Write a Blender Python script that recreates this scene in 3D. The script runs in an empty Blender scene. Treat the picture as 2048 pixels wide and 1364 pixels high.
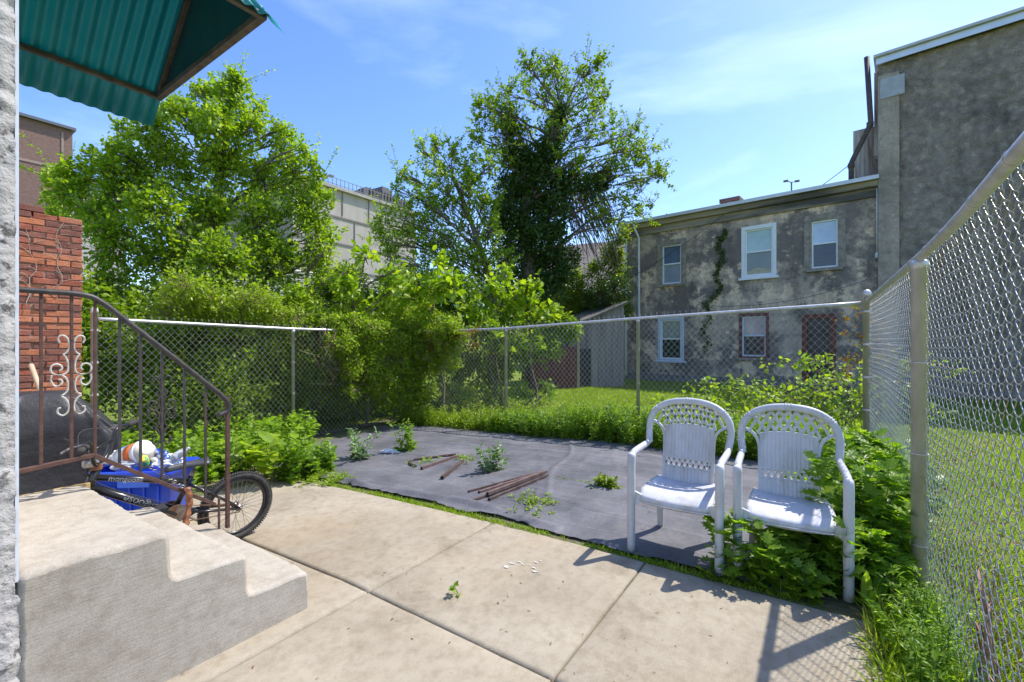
import bpy, bmesh, math, random
import numpy as np
from mathutils import Vector, Matrix, noise as mnoise

PI = math.pi
R = math.radians
scene = bpy.context.scene
col = scene.collection
rng = np.random.default_rng(7)
random.seed(7)

# ------------------------------------------------------------------ camera
# world x = away from the house (u), world y = along the house (v), z up
FPX, HY, CH, YAW = 905.0, 685.0, 1.40, R(34.2)
SA, CA = math.sin(YAW), math.cos(YAW)
cam = bpy.data.cameras.new('camera')
cam.sensor_width = 36.0
cam.lens = FPX / 2048 * 36.0
cam.shift_y = (HY - 682) / 2048
cam.clip_start = 0.05
cam.clip_end = 2000
co = bpy.data.objects.new('camera', cam)
col.objects.link(co)
co.location = (0, 0, CH)
co.rotation_euler = (R(90), 0, YAW - R(90))
co.rotation_euler[2] = math.atan2(SA, CA) - R(90)
scene.camera = co

# ------------------------------------------------------------------ world
SUN_EL, SUN_AZ = R(56), R(-31)      # azimuth counted from +x
scene.view_settings.view_transform = 'Standard'
scene.view_settings.look = 'None'
scene.view_settings.exposure = 1.25
scene.view_settings.gamma = 1
scene.cycles.caustics_reflective = False
scene.cycles.caustics_refractive = False
w = bpy.data.worlds.new('World')
scene.world = w
w.use_nodes = True
nt = w.node_tree
nt.nodes.clear()
N = nt.nodes.new
out = N('ShaderNodeOutputWorld')
bg = N('ShaderNodeBackground')
sky = N('ShaderNodeTexSky')
sky.sky_type = 'NISHITA'
sky.sun_disc = False
sky.sun_elevation = SUN_EL
sky.sun_rotation = R(90) - SUN_AZ
sky.altitude = 0
sky.air_density = 1.0
sky.dust_density = 0.6
sky.ozone_density = 2.2
tc = N('ShaderNodeTexCoord')
mp = N('ShaderNodeMapping'); mp.inputs['Scale'].default_value = (1.0, 1.0, 3.6)
mp.inputs['Rotation'].default_value = (0.25, -0.2, 0.6)
nz = N('ShaderNodeTexNoise'); nz.inputs['Scale'].default_value = 1.5
nz.inputs['Detail'].default_value = 7; nz.inputs['Roughness'].default_value = 0.55
nz.inputs['Distortion'].default_value = 0.5
cr = N('ShaderNodeValToRGB')
cr.color_ramp.elements[0].position = 0.53; cr.color_ramp.elements[0].color = (0, 0, 0, 1)
cr.color_ramp.elements[1].position = 0.85; cr.color_ramp.elements[1].color = (0.27, 0.27, 0.27, 1)
mx = N('ShaderNodeMixRGB'); mx.inputs['Color2'].default_value = (6.0, 7.0, 8.4, 1)
sat = N('ShaderNodeHueSaturation'); sat.inputs['Saturation'].default_value = 1.22
sat.inputs['Value'].default_value = 0.86
sat.inputs['Hue'].default_value = 0.512
nt.links.new(tc.outputs['Generated'], mp.inputs['Vector'])
nt.links.new(mp.outputs[0], nz.inputs['Vector'])
nt.links.new(nz.outputs['Fac'], cr.inputs['Fac'])
nt.links.new(cr.outputs['Color'], mx.inputs['Fac'])
nt.links.new(sky.outputs[0], sat.inputs['Color'])
nt.links.new(sat.outputs[0], mx.inputs['Color1'])
nt.links.new(mx.outputs[0], bg.inputs['Color'])
bg.inputs['Strength'].default_value = 0.15
nt.links.new(bg.outputs[0], out.inputs['Surface'])

sd = bpy.data.lights.new('sun', 'SUN')
sd.energy = 2.75
sd.angle = R(0.5)
sd.color = (1.0, 0.95, 0.87)
so = bpy.data.objects.new('sun', sd)
col.objects.link(so)
sv = Vector((math.cos(SUN_EL) * math.cos(SUN_AZ), math.cos(SUN_EL) * math.sin(SUN_AZ), math.sin(SUN_EL)))
so.rotation_euler = sv.to_track_quat('Z', 'Y').to_euler()
so.location = (20, -8, 25)


# ------------------------------------------------------------------ helpers
def P(x, y, d):
    """world point seen at photo pixel (x, y) at depth d metres"""
    X = (x - 1024) / FPX * d
    return Vector((SA * X + CA * d, -CA * X + SA * d, CH - (y - HY) / FPX * d))


def uofx(x, v):
    r = (x - 1024) / FPX
    return (CA * v + r * SA * v) / (SA - r * CA)


def gz(u, v):
    g = -0.045 * min(max(v - 2.3, 0), 5)
    f = min(max((u - 7.5) / 4, 0), 1)
    return g * (1 - f * f * (3 - 2 * f))


def tag(o, label=None, cat=None, group=None, kind=None):
    if label: o['label'] = label
    if cat: o['category'] = cat
    if group: o['group'] = group
    if kind: o['kind'] = kind
    return o


def empty(name, loc=(0, 0, 0), rz=0, label=None, cat=None, group=None):
    o = bpy.data.objects.new(name, None)
    o.empty_display_size = 0.1
    col.objects.link(o)
    o.location = loc
    o.rotation_euler = (0, 0, rz)
    return tag(o, label, cat, group)


def link_mesh(name, me, mat, parent=None):
    if mat is not None:
        for m in (mat if isinstance(mat, (list, tuple)) else [mat]):
            me.materials.append(m)
    o = bpy.data.objects.new(name, me)
    col.objects.link(o)
    if parent is not None:
        o.parent = parent
    return o


def smooth_mesh(me, on=True):
    me.polygons.foreach_set('use_smooth', [on] * len(me.polygons))


class MB:
    def __init__(self):
        self.v = []
        self.f = []

    def add(self, vs, fs):
        b = len(self.v)
        self.v.extend([tuple(p) for p in vs])
        self.f.extend([tuple(i + b for i in f) for f in fs])
        return self

    def box(self, c, s, rot=None):
        """c centre, s full sizes"""
        hx, hy, hz = s[0] / 2, s[1] / 2, s[2] / 2
        vs = [Vector((x, y, z)) for x in (-hx, hx) for y in (-hy, hy) for z in (-hz, hz)]
        if rot is not None:
            vs = [rot @ p for p in vs]
        c = Vector(c)
        vs = [p + c for p in vs]
        fs = [(0, 1, 3, 2), (4, 6, 7, 5), (0, 4, 5, 1), (2, 3, 7, 6), (0, 2, 6, 4), (1, 5, 7, 3)]
        return self.add(vs, fs)

    def bar(self, a, b, w, h, up=(0, 0, 1)):
        """rectangular bar from a to b, w across, h along up"""
        a = Vector(a); b = Vector(b)
        d = (b - a).normalized()
        s = d.cross(Vector(up)).normalized()
        t = s.cross(d).normalized()
        vs = []
        for p in (a, b):
            for i, j in ((-1, -1), (1, -1), (1, 1), (-1, 1)):
                vs.append(p + s * (i * w / 2) + t * (j * h / 2))
        return self.add(vs, [(0, 1, 2, 3), (7, 6, 5, 4), (0, 4, 5, 1), (1, 5, 6, 2), (2, 6, 7, 3), (3, 7, 4, 0)])

    def tube(self, pts, rad, n=8, caps=True, flat=1.0, closed=False):
        pts = [Vector(p) for p in pts]
        m = len(pts)
        rads = rad if isinstance(rad, (list, tuple)) else [rad] * m
        # parallel transport
        tan = []
        for i in range(m):
            if closed:
                t = pts[(i + 1) % m] - pts[i - 1]
            else:
                t = pts[min(i + 1, m - 1)] - pts[max(i - 1, 0)]
            if t.length < 1e-9: t = Vector((0, 0, 1))
            tan.append(t.normalized())
        up = Vector((0, 0, 1)) if abs(tan[0].z) < 0.9 else Vector((1, 0, 0))
        nrm = (up - tan[0] * up.dot(tan[0])).normalized()
        vs = []
        for i in range(m):
            nrm = (nrm - tan[i] * nrm.dot(tan[i]))
            nrm = nrm.normalized() if nrm.length > 1e-9 else Vector((1, 0, 0))
            bn = tan[i].cross(nrm)
            for k in range(n):
                a = 2 * PI * (k + 0.5) / n
                vs.append(pts[i] + (nrm * math.cos(a) + bn * math.sin(a) * flat) * rads[i])
        fs = []
        rr = m if closed else m - 1
        for i in range(rr):
            j = (i + 1) % m
            for k in range(n):
                k2 = (k + 1) % n
                fs.append((i * n + k, i * n + k2, j * n + k2, j * n + k))
        if caps and not closed:
            fs.append(tuple(range(n - 1, -1, -1)))
            fs.append(tuple((m - 1) * n + k for k in range(n)))
        return self.add(vs, fs)

    def lathe(self, prof, c=(0, 0, 0), n=20, axis=None):
        """prof list of (r, z); axis rotation matrix optional"""
        vs = []
        for r, z in prof:
            for k in range(n):
                a = 2 * PI * k / n
                p = Vector((r * math.cos(a), r * math.sin(a), z))
                if axis is not None: p = axis @ p
                vs.append(p + Vector(c))
        fs = []
        for i in range(len(prof) - 1):
            for k in range(n):
                k2 = (k + 1) % n
                fs.append((i * n + k, i * n + k2, (i + 1) * n + k2, (i + 1) * n + k))
        if prof[0][0] > 1e-6: fs.append(tuple(range(n - 1, -1, -1)))
        if prof[-1][0] > 1e-6: fs.append(tuple((len(prof) - 1) * n + k for k in range(n)))
        return self.add(vs, fs)

    def prism(self, poly, vec):
        """extrude polygon (list of 3d points) by vec"""
        n = len(poly)
        vec = Vector(vec)
        vs = [Vector(p) for p in poly] + [Vector(p) + vec for p in poly]
        fs = [tuple(range(n - 1, -1, -1)), tuple(range(n, 2 * n))]
        for i in range(n):
            j = (i + 1) % n
            fs.append((i, j, n + j, n + i))
        return self.add(vs, fs)

    def mesh(self, name, smooth=False):
        me = bpy.data.meshes.new(name)
        me.from_pydata([tuple(p) for p in self.v], [], self.f)
        bm = bmesh.new(); bm.from_mesh(me)
        bmesh.ops.recalc_face_normals(bm, faces=bm.faces)
        bm.to_mesh(me); bm.free()
        if smooth: smooth_mesh(me)
        me.update()
        return me

    def build(self, name, mat, parent=None, smooth=False, bevel=0, seg=2):
        o = link_mesh(name, self.mesh(name, smooth), mat, parent)
        if bevel:
            m = o.modifiers.new('bevel', 'BEVEL'); m.width = bevel; m.segments = seg
            m.limit_method = 'ANGLE'; m.angle_limit = R(40)
        return o


def curve_pts(ctrl, n=24):
    """Catmull-Rom through control points"""
    c = [Vector(p) for p in ctrl]
    c = [c[0] * 2 - c[1]] + c + [c[-1] * 2 - c[-2]]
    o = []
    segs = len(c) - 3
    per = max(2, n // segs)
    for i in range(segs):
        p0, p1, p2, p3 = c[i:i + 4]
        for k in range(per):
            t = k / per
            o.append(0.5 * ((2 * p1) + (p2 - p0) * t + (2 * p0 - 5 * p1 + 4 * p2 - p3) * t * t + (3 * p1 - p0 - 3 * p2 + p3) * t ** 3))
    o.append(c[-2])
    return o


def np_mesh(name, verts, loops, sizes, smooth=True):
    me = bpy.data.meshes.new(name)
    me.vertices.add(len(verts))
    me.vertices.foreach_set('co', np.ascontiguousarray(verts, dtype=np.float32).ravel())
    me.loops.add(len(loops))
    me.loops.foreach_set('vertex_index', np.ascontiguousarray(loops, dtype=np.int32))
    me.polygons.add(len(sizes))
    st = np.concatenate([[0], np.cumsum(sizes)[:-1]]).astype(np.int32)
    me.polygons.foreach_set('loop_start', st)
    me.polygons.foreach_set('loop_total', np.asarray(sizes, dtype=np.int32))
    me.polygons.foreach_set('use_smooth', np.full(len(sizes), smooth))
    me.update(calc_edges=True)
    return me


# ------------------------------------------------------------------ materials
MATS = {}


def new_mat(name):
    m = bpy.data.materials.new(name)
    m.use_nodes = True
    nt = m.node_tree
    b = nt.nodes['Principled BSDF']
    return m, nt, b


def ramp(nt, stops):
    r = nt.nodes.new('ShaderNodeValToRGB')
    e = r.color_ramp.elements
    while len(e) > 1: e.remove(e[-1])
    e[0].position = stops[0][0]; e[0].color = (*stops[0][1], 1)
    for p, c in stops[1:]:
        x = e.new(p); x.color = (*c, 1)
    return r


def noise(nt, scale, detail=4, rough=0.55, vec=None, dist=0.0, stretch=None):
    n = nt.nodes.new('ShaderNodeTexNoise')
    n.inputs['Scale'].default_value = scale
    n.inputs['Detail'].default_value = detail
    n.inputs['Roughness'].default_value = rough
    n.inputs['Distortion'].default_value = dist
    if vec is None:
        t = nt.nodes.new('ShaderNodeTexCoord'); vec = t.outputs['Object']
    if stretch:
        m = nt.nodes.new('ShaderNodeMapping'); m.inputs['Scale'].default_value = stretch
        nt.links.new(vec, m.inputs['Vector']); vec = m.outputs[0]
    nt.links.new(vec, n.inputs['Vector'])
    return n


def mixc(nt, fac, a, b, mode='MIX'):
    m = nt.nodes.new('ShaderNodeMixRGB'); m.blend_type = mode
    for k, v in (('Fac', fac), ('Color1', a), ('Color2', b)):
        if isinstance(v, (int, float)): m.inputs[k].default_value = v
        elif isinstance(v, tuple): m.inputs[k].default_value = (*v, 1)
        else: nt.links.new(v, m.inputs[k])
    return m


def bump(nt, b, height, strength=0.3, dist=0.01):
    bp = nt.nodes.new('ShaderNodeBump')
    bp.inputs['Strength'].default_value = strength
    bp.inputs['Distance'].default_value = dist
    nt.links.new(height, bp.inputs['Height'])
    nt.links.new(bp.outputs[0], b.inputs['Normal'])
    return bp


def M(name, c1, c2=None, scale=6, rough=0.6, metal=0.0, lo=0.35, hi=0.65, bs=0, bscale=60, bd=0.004, detail=5,
      stretch=None, spec=0.5, c3=None, c3scale=1.2, c3lo=0.5, c3hi=0.7, coat=0):
    if name in MATS: return MATS[name]
    m, nt, b = new_mat(name)
    b.inputs['Roughness'].default_value = rough
    b.inputs['Metallic'].default_value = metal
    b.inputs['Specular IOR Level'].default_value = spec
    b.inputs['Coat Weight'].default_value = coat
    if c2 is None:
        b.inputs['Base Color'].default_value = (*c1, 1)
    else:
        n = noise(nt, scale, detail, 0.6, stretch=stretch)
        r = ramp(nt, [(lo, c1), (hi, c2)])
        nt.links.new(n.outputs['Fac'], r.inputs['Fac'])
        colr = r.outputs['Color']
        if c3 is not None:
            n3 = noise(nt, c3scale, 6, 0.65, stretch=stretch)
            r3 = ramp(nt, [(c3lo, (0, 0, 0)), (c3hi, (1, 1, 1))])
            nt.links.new(n3.outputs['Fac'], r3.inputs['Fac'])
            colr = mixc(nt, r3.outputs['Color'], colr, c3).outputs[0]
        nt.links.new(colr, b.inputs['Base Color'])
    if bs:
        n2 = noise(nt, bscale, 4, 0.6, stretch=stretch)
        bump(nt, b, n2.outputs['Fac'], bs, bd)
    MATS[name] = m
    return m


def leaf_mat(name, cols, trans=0.35, rough=0.42):
    m, nt, b = new_mat(name)
    g = nt.nodes.new('ShaderNodeNewGeometry')
    r = ramp(nt, [(i / (len(cols) - 1), c) for i, c in enumerate(cols)])
    nt.links.new(g.outputs['Random Per Island'], r.inputs['Fac'])
    nt.links.new(r.outputs[0], b.inputs['Base Color'])
    b.inputs['Roughness'].default_value = rough
    b.inputs['Specular IOR Level'].default_value = 0.4
    t = nt.nodes.new('ShaderNodeBsdfTranslucent')
    br = mixc(nt, 1.0, r.outputs[0], (1.5, 1.6, 0.55), 'MULTIPLY')
    nt.links.new(br.outputs[0], t.inputs['Color'])
    mx = nt.nodes.new('ShaderNodeMixShader'); mx.inputs[0].default_value = trans
    nt.links.new(b.outputs[0], mx.inputs[1]); nt.links.new(t.outputs[0], mx.inputs[2])
    nt.links.new(mx.outputs[0], nt.nodes['Material Output'].inputs['Surface'])
    return m


L_BRIGHT = leaf_mat('leaf_bright', [(0.17, 0.28, 0.016), (0.27, 0.39, 0.024), (0.38, 0.47, 0.035)], 0.45)
L_MID = leaf_mat('leaf_mid', [(0.12, 0.21, 0.016), (0.19, 0.29, 0.022), (0.28, 0.37, 0.032)], 0.45)
L_DARK = leaf_mat('leaf_dark', [(0.03, 0.065, 0.014), (0.05, 0.10, 0.018), (0.08, 0.14, 0.024)], 0.28, 0.35)
L_OLIVE = leaf_mat('leaf_olive', [(0.14, 0.22, 0.02), (0.20, 0.29, 0.025), (0.27, 0.29, 0.035)], 0.48)
L_WEED = leaf_mat('leaf_weed', [(0.14, 0.25, 0.022), (0.20, 0.33, 0.028), (0.31, 0.44, 0.05)], 0.5)
L_PALE = leaf_mat('leaf_silver', [(0.12, 0.20, 0.07), (0.16, 0.26, 0.09), (0.25, 0.34, 0.15)], 0.3)
L_GRASS = leaf_mat('grass_blade', [(0.16, 0.28, 0.015), (0.25, 0.36, 0.025), (0.36, 0.42, 0.05)], 0.48)
L_DRY = leaf_mat('dry_leaf', [(0.16, 0.08, 0.035), (0.24, 0.14, 0.06), (0.32, 0.22, 0.11)], 0.15, 0.8)
L_RED = leaf_mat('reddish_leaf', [(0.30, 0.08, 0.02), (0.25, 0.16, 0.03), (0.16, 0.20, 0.03)], 0.35)

BARK = M('bark', (0.10, 0.075, 0.055), (0.20, 0.16, 0.12), 14, 0.9, bs=0.6, bscale=40, stretch=(1, 1, 0.2))
STEM = M('green_stem', (0.10, 0.15, 0.04), (0.16, 0.2, 0.06), 20, 0.7)
GALV = M('galvanised', (0.56, 0.53, 0.53), (0.72, 0.69, 0.68), 18, 0.46, 0.4, bs=0.08, bscale=60, stretch=(1, 1, 0.3), c3=(0.42, 0.37, 0.28), c3scale=5, c3lo=0.6, c3hi=0.85)
WIRE = M('galvanised_wire', (0.34, 0.34, 0.33), (0.50, 0.50, 0.48), 30, 0.36, 0.6, c3=(0.36, 0.27, 0.18), c3scale=3, c3lo=0.58, c3hi=0.75)
BLACK_IRON = M('black_painted_iron', (0.035, 0.033, 0.035), (0.07, 0.06, 0.055), 30, 0.5, 0.2, c3=(0.12, 0.06, 0.04), c3scale=6, c3lo=0.56, c3hi=0.78)
RUST_IRON = M('rusty_brown_iron', (0.065, 0.034, 0.026), (0.125, 0.06, 0.043), 30, 0.75, 0.1, bs=0.3, bscale=120, bd=0.002, c3=(0.06, 0.045, 0.04), c3scale=10, c3lo=0.55, c3hi=0.7)
SCROLL = M('worn_white_iron', (0.42, 0.40, 0.36), (0.62, 0.60, 0.55), 25, 0.6, 0.2, c3=(0.16, 0.10, 0.07), c3scale=14, c3lo=0.52, c3hi=0.66)
WHITE_PVC = M('white_trim', (0.62, 0.64, 0.68), (0.68, 0.70, 0.74), 5, 0.45)
PLASTIC = M('white_chair_plastic', (0.50, 0.505, 0.54), (0.60, 0.605, 0.63), 5, 0.42, lo=0.3, hi=0.6, bs=0.08, bscale=160, bd=0.001, stretch=(1, 1, .35), c3=(0.33, 0.30, 0.25), c3scale=9, c3lo=0.50, c3hi=0.85)

_nt = PLASTIC.node_tree
_b = _nt.nodes['Principled BSDF']
_g = _nt.nodes.new('ShaderNodeNewGeometry')
_n = noise(_nt, 5, 8, 0.75, vec=_g.outputs['Position'], stretch=(1, 1, .4))
_r = ramp(_nt, [(0.50, (0, 0, 0)), (0.78, (0.75, 0.75, 0.75))])
_nt.links.new(_n.outputs['Fac'], _r.inputs['Fac'])
_src = _b.inputs['Base Color'].links[0].from_socket
_m = mixc(_nt, _r.outputs[0], _src, (0.36, 0.33, 0.27))
_nt.links.new(_m.outputs[0], _b.inputs['Base Color'])


def concrete_mat(name, a, b_, dark, warm, bscale=260, streak=None, bs=0.5):
    m, nt, b = new_mat(name)
    n1 = noise(nt, 1.3, 8, 0.62, dist=0.3)
    r1 = ramp(nt, [(0.32, a), (0.62, b_)])
    nt.links.new(n1.outputs['Fac'], r1.inputs['Fac'])
    n2 = noise(nt, 3.1, 8, 0.7)
    r2 = ramp(nt, [(0.52, (0, 0, 0)), (0.74, (0.6, 0.6, 0.6))])
    nt.links.new(n2.outputs['Fac'], r2.inputs['Fac'])
    c = mixc(nt, r2.outputs[0], r1.outputs[0], dark)
    n3 = noise(nt, 0.9, 5, 0.6, dist=1.0)
    r3 = ramp(nt, [(0.5, (0, 0, 0)), (0.7, (0.7, 0.7, 0.7))])
    nt.links.new(n3.outputs['Fac'], r3.inputs['Fac'])
    c = mixc(nt, r3.outputs[0], c.outputs[0], warm)
    n4 = noise(nt, bscale, 2, 0.7)
    r4 = ramp(nt, [(0.25, (0.72, 0.72, 0.72)), (0.6, (1.04, 1.04, 1.04))])
    nt.links.new(n4.outputs['Fac'], r4.inputs['Fac'])
    c = mixc(nt, 0.8, c.outputs[0], r4.outputs[0], 'MULTIPLY')
    # small pits and aggregate
    vo = nt.nodes.new('ShaderNodeTexVoronoi'); vo.inputs['Scale'].default_value = 38
    t = nt.nodes.new('ShaderNodeTexCoord'); nt.links.new(t.outputs['Object'], vo.inputs['Vector'])
    r5 = ramp(nt, [(0.03, (0.55, 0.5, 0.45)), (0.09, (1, 1, 1))])
    nt.links.new(vo.outputs['Distance'], r5.inputs['Fac'])
    c = mixc(nt, 0.55, c.outputs[0], r5.outputs[0], 'MULTIPLY')
    # hairline cracks that come and go, and small dark blotches
    nd = noise(nt, 3.0, 5, 0.7)
    va = nt.nodes.new('ShaderNodeVectorMath'); va.operation = 'MULTIPLY_ADD'
    nt.links.new(nd.outputs['Color'], va.inputs[0]); va.inputs[1].default_value = (.5, .5, .5)
    nt.links.new(t.outputs['Object'], va.inputs[2])
    vc = nt.nodes.new('ShaderNodeTexVoronoi'); vc.feature = 'DISTANCE_TO_EDGE'; vc.inputs['Scale'].default_value = 0.75
    nt.links.new(va.outputs[0], vc.inputs['Vector'])
    r7 = ramp(nt, [(0.0015, (0.42, 0.38, 0.33)), (0.0042, (1, 1, 1))])
    nt.links.new(vc.outputs['Distance'], r7.inputs['Fac'])
    nm = noise(nt, 1.1, 3, 0.5)
    r8 = ramp(nt, [(0.50, (0, 0, 0)), (0.56, (0.8, 0.8, 0.8))]); nt.links.new(nm.outputs['Fac'], r8.inputs['Fac'])
    c = mixc(nt, r8.outputs[0], c.outputs[0], mixc(nt, 1.0, c.outputs[0], r7.outputs[0], 'MULTIPLY').outputs[0])
    nb = noise(nt, 14, 6, 0.75)
    r9 = ramp(nt, [(0.34, (0.80, 0.77, 0.73)), (0.55, (1.03, 1.03, 1.03))]); nt.links.new(nb.outputs['Fac'], r9.inputs['Fac'])
    c = mixc(nt, 0.8, c.outputs[0], r9.outputs[0], 'MULTIPLY')
    nt.links.new(c.outputs[0], b.inputs['Base Color'])
    b.inputs['Roughness'].default_value = 0.9
    b.inputs['Specular IOR Level'].default_value = 0.2
    h = n4.outputs['Fac']
    if streak:
        n6 = noise(nt, 30, 3, 0.6, stretch=streak)
        add = nt.nodes.new('ShaderNodeMath'); add.operation = 'MULTIPLY_ADD'
        nt.links.new(n6.outputs['Fac'], add.inputs[0]); add.inputs[1].default_value = 2.2
        nt.links.new(n4.outputs['Fac'], add.inputs[2]); h = add.outputs[0]
    bump(nt, b, h, bs, 0.006)
    return m


CONC = concrete_mat('patio_concrete', (0.31, 0.265, 0.195), (0.40, 0.35, 0.265), (0.17, 0.13, 0.085), (0.36, 0.285, 0.185))
STEPC = concrete_mat('step_concrete', (0.37, 0.33, 0.27), (0.43, 0.39, 0.325), (0.24, 0.205, 0.155), (0.38, 0.32, 0.245), 200, (0.25, 1.0, 3.2), 0.16)


def stucco_mat(name, base, light, dark, ls=0.7, lo=0.5, hi=0.6, dlo=0.45, dhi=0.6, bscale=18, bs=0.8, bd=0.03, drip=None):
    m, nt, b = new_mat(name)
    n1 = noise(nt, 0.6, 11, 0.70, dist=0.1)
    r1 = ramp(nt, [(dlo, base), (dhi, dark)])
    nt.links.new(n1.outputs['Fac'], r1.inputs['Fac'])
    n2 = noise(nt, ls, 12, 0.74, dist=0.12)
    r2 = ramp(nt, [(lo, (0, 0, 0)), (hi, (0.85, 0.85, 0.85))])
    nt.links.new(n2.outputs['Fac'], r2.inputs['Fac'])
    c = mixc(nt, r2.outputs[0], r1.outputs[0], light)
    n5 = noise(nt, 1.6, 6, 0.7, stretch=(1, 1, 0.12))
    r5 = ramp(nt, [(0.5, (1, 1, 1)), (0.72, (0.55, 0.54, 0.54))])
    nt.links.new(n5.outputs['Fac'], r5.inputs['Fac'])
    c = mixc(nt, 0.85, c.outputs[0], r5.outputs[0], 'MULTIPLY')
    n3 = noise(nt, 5, 8, 0.75)
    r3 = ramp(nt, [(0.3, (0.7, 0.7, 0.7)), (0.65, (1.12, 1.12, 1.12))])
    nt.links.new(n3.outputs['Fac'], r3.inputs['Fac'])
    c = mixc(nt, 0.9, c.outputs[0], r3.outputs[0], 'MULTIPLY')
    nt.links.new(c.outputs[0], b.inputs['Base Color'])
    b.inputs['Roughness'].default_value = 0.95
    b.inputs['Specular IOR Level'].default_value = 0.1
    n4 = noise(nt, bscale, 6, 0.7, dist=0.8)
    bump(nt, b, n4.outputs['Fac'], bs, bd)
    return m


HOUSE_STUCCO = stucco_mat('mouldy_stucco', (0.52, 0.415, 0.33), (0.90, 0.69, 0.49), (0.23, 0.195, 0.175), 0.95, 0.52, 0.58, 0.45, 0.53, 9, 0.8, 0.04)
TALL_STUCCO = stucco_mat('rough_grey_render', (0.52, 0.43, 0.355), (0.64, 0.53, 0.44), (0.27, 0.23, 0.20), 0.9, 0.55, 0.68, 0.50, 0.66, 5, 1.0, 0.3)
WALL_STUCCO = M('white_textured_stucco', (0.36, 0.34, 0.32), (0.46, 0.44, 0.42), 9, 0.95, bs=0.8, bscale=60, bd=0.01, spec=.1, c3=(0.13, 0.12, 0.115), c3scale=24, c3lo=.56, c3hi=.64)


def brick_mat(name, c1, c2, mortar, scale, rough=0.9, bw=0.5, rh=0.25, msz=0.02, rotx=True, bs=0.6):
    m, nt, b = new_mat(name)
    t = nt.nodes.new('ShaderNodeTexCoord')
    mp = nt.nodes.new('ShaderNodeMapping')
    if rotx: mp.inputs['Rotation'].default_value = (R(90), 0, 0)
    nt.links.new(t.outputs['Object'], mp.inputs['Vector'])
    br = nt.nodes.new('ShaderNodeTexBrick')
    nt.links.new(mp.outputs[0], br.inputs['Vector'])
    br.inputs['Color1'].default_value = (*c1, 1); br.inputs['Color2'].default_value = (*c2, 1)
    br.inputs['Mortar'].default_value = (*mortar, 1)
    br.inputs['Scale'].default_value = scale
    br.inputs['Mortar Size'].default_value = msz
    br.inputs['Brick Width'].default_value = bw; br.inputs['Row Height'].default_value = rh
    n = noise(nt, 9, 6, 0.7)
    r = ramp(nt, [(0.3, (0.65, 0.65, 0.65)), (0.7, (1.15, 1.15, 1.15))])
    nt.links.new(n.outputs['Fac'], r.inputs['Fac'])
    c = mixc(nt, 1, br.outputs['Color'], r.outputs[0], 'MULTIPLY')
    nt.links.new(c.outputs[0], b.inputs['Base Color'])
    b.inputs['Roughness'].default_value = rough
    bump(nt, b, br.outputs['Fac'], -bs, 0.01)
    return m


# ------------------------------------------------------------------ foliage tools
T_DIAMOND = (np.array([(0, 0, 0), (.42, .30, .07), (1, 0, -.04), (.42, -.30, .07)]), [(0, 3, 2), (0, 2, 1)])
T_OVAL = (np.array([(0, 0, 0), (.22, .24, .05), (.60, .27, .06), (1, 0, -.10), (.60, -.27, .06), (.22, -.24, .05), (.5, 0, 0)]),
          [(0, 6, 1), (6, 2, 1), (6, 3, 2), (0, 5, 6), (6, 5, 4), (6, 4, 3)])
T_LOBED = (np.array([(0, 0, 0), (.10, .30, .04), (.25, .20, .02), (.38, .48, .07), (.50, .22, .02), (.70, .36, .05), (.74, .12, .0),
                     (1, 0, -.10), (.74, -.12, .0), (.70, -.36, .05), (.50, -.22, .02), (.38, -.48, .07), (.25, -.20, .02), (.10, -.30, .04), (.5, 0, -.02)]),
           [(0, 14, 2, 1), (2, 14, 4, 3), (4, 14, 6, 5), (6, 14, 7), (0, 13, 12, 14), (12, 11, 10, 14), (10, 9, 8, 14), (8, 7, 14)])
T_BLADE = (np.array([(0, .035, 0), (0, -.035, 0), (.5, -.028, .03), (.5, .028, .03), (.85, .012, -.03), (.85, -.012, -.03), (1, 0, -.12)]),
           [(0, 1, 2, 3), (3, 2, 5, 4), (4, 5, 6)])
T_LONG = (np.array([(0, 0, 0), (.3, .12, .04), (.7, .10, .02), (1, 0, -.12), (.7, -.10, .02), (.3, -.12, .04), (.5, 0, 0)]),
          [(0, 6, 1), (6, 2, 1), (6, 3, 2), (0, 5, 6), (6, 5, 4), (6, 4, 3)])


def nrmz(a):
    return a / np.maximum(np.linalg.norm(a, axis=-1, keepdims=True), 1e-9)


def leaves(name, pos, D, Nn, S, tmpl, mat, parent=None):
    tv, tf = tmpl
    pos = np.asarray(pos, float); n = len(pos)
    D = nrmz(np.asarray(D, float)); Nn = np.asarray(Nn, float)
    s = nrmz(np.cross(Nn, D)); nn = np.cross(D, s)
    S = np.broadcast_to(np.asarray(S, float), (n,))[:, None, None]
    V = pos[:, None, :] + S * (tv[None, :, 0:1] * D[:, None] + tv[None, :, 1:2] * s[:, None] + tv[None, :, 2:3] * nn[:, None])
    k = len(tv)
    fl = np.array([i for f in tf for i in f]); sz = np.array([len(f) for f in tf])
    loops = (fl[None, :] + (np.arange(n) * k)[:, None]).ravel()
    me = np_mesh(name, V.reshape(-1, 3), loops, np.tile(sz, n), smooth=False)
    return link_mesh(name, me, mat, parent)


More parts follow.
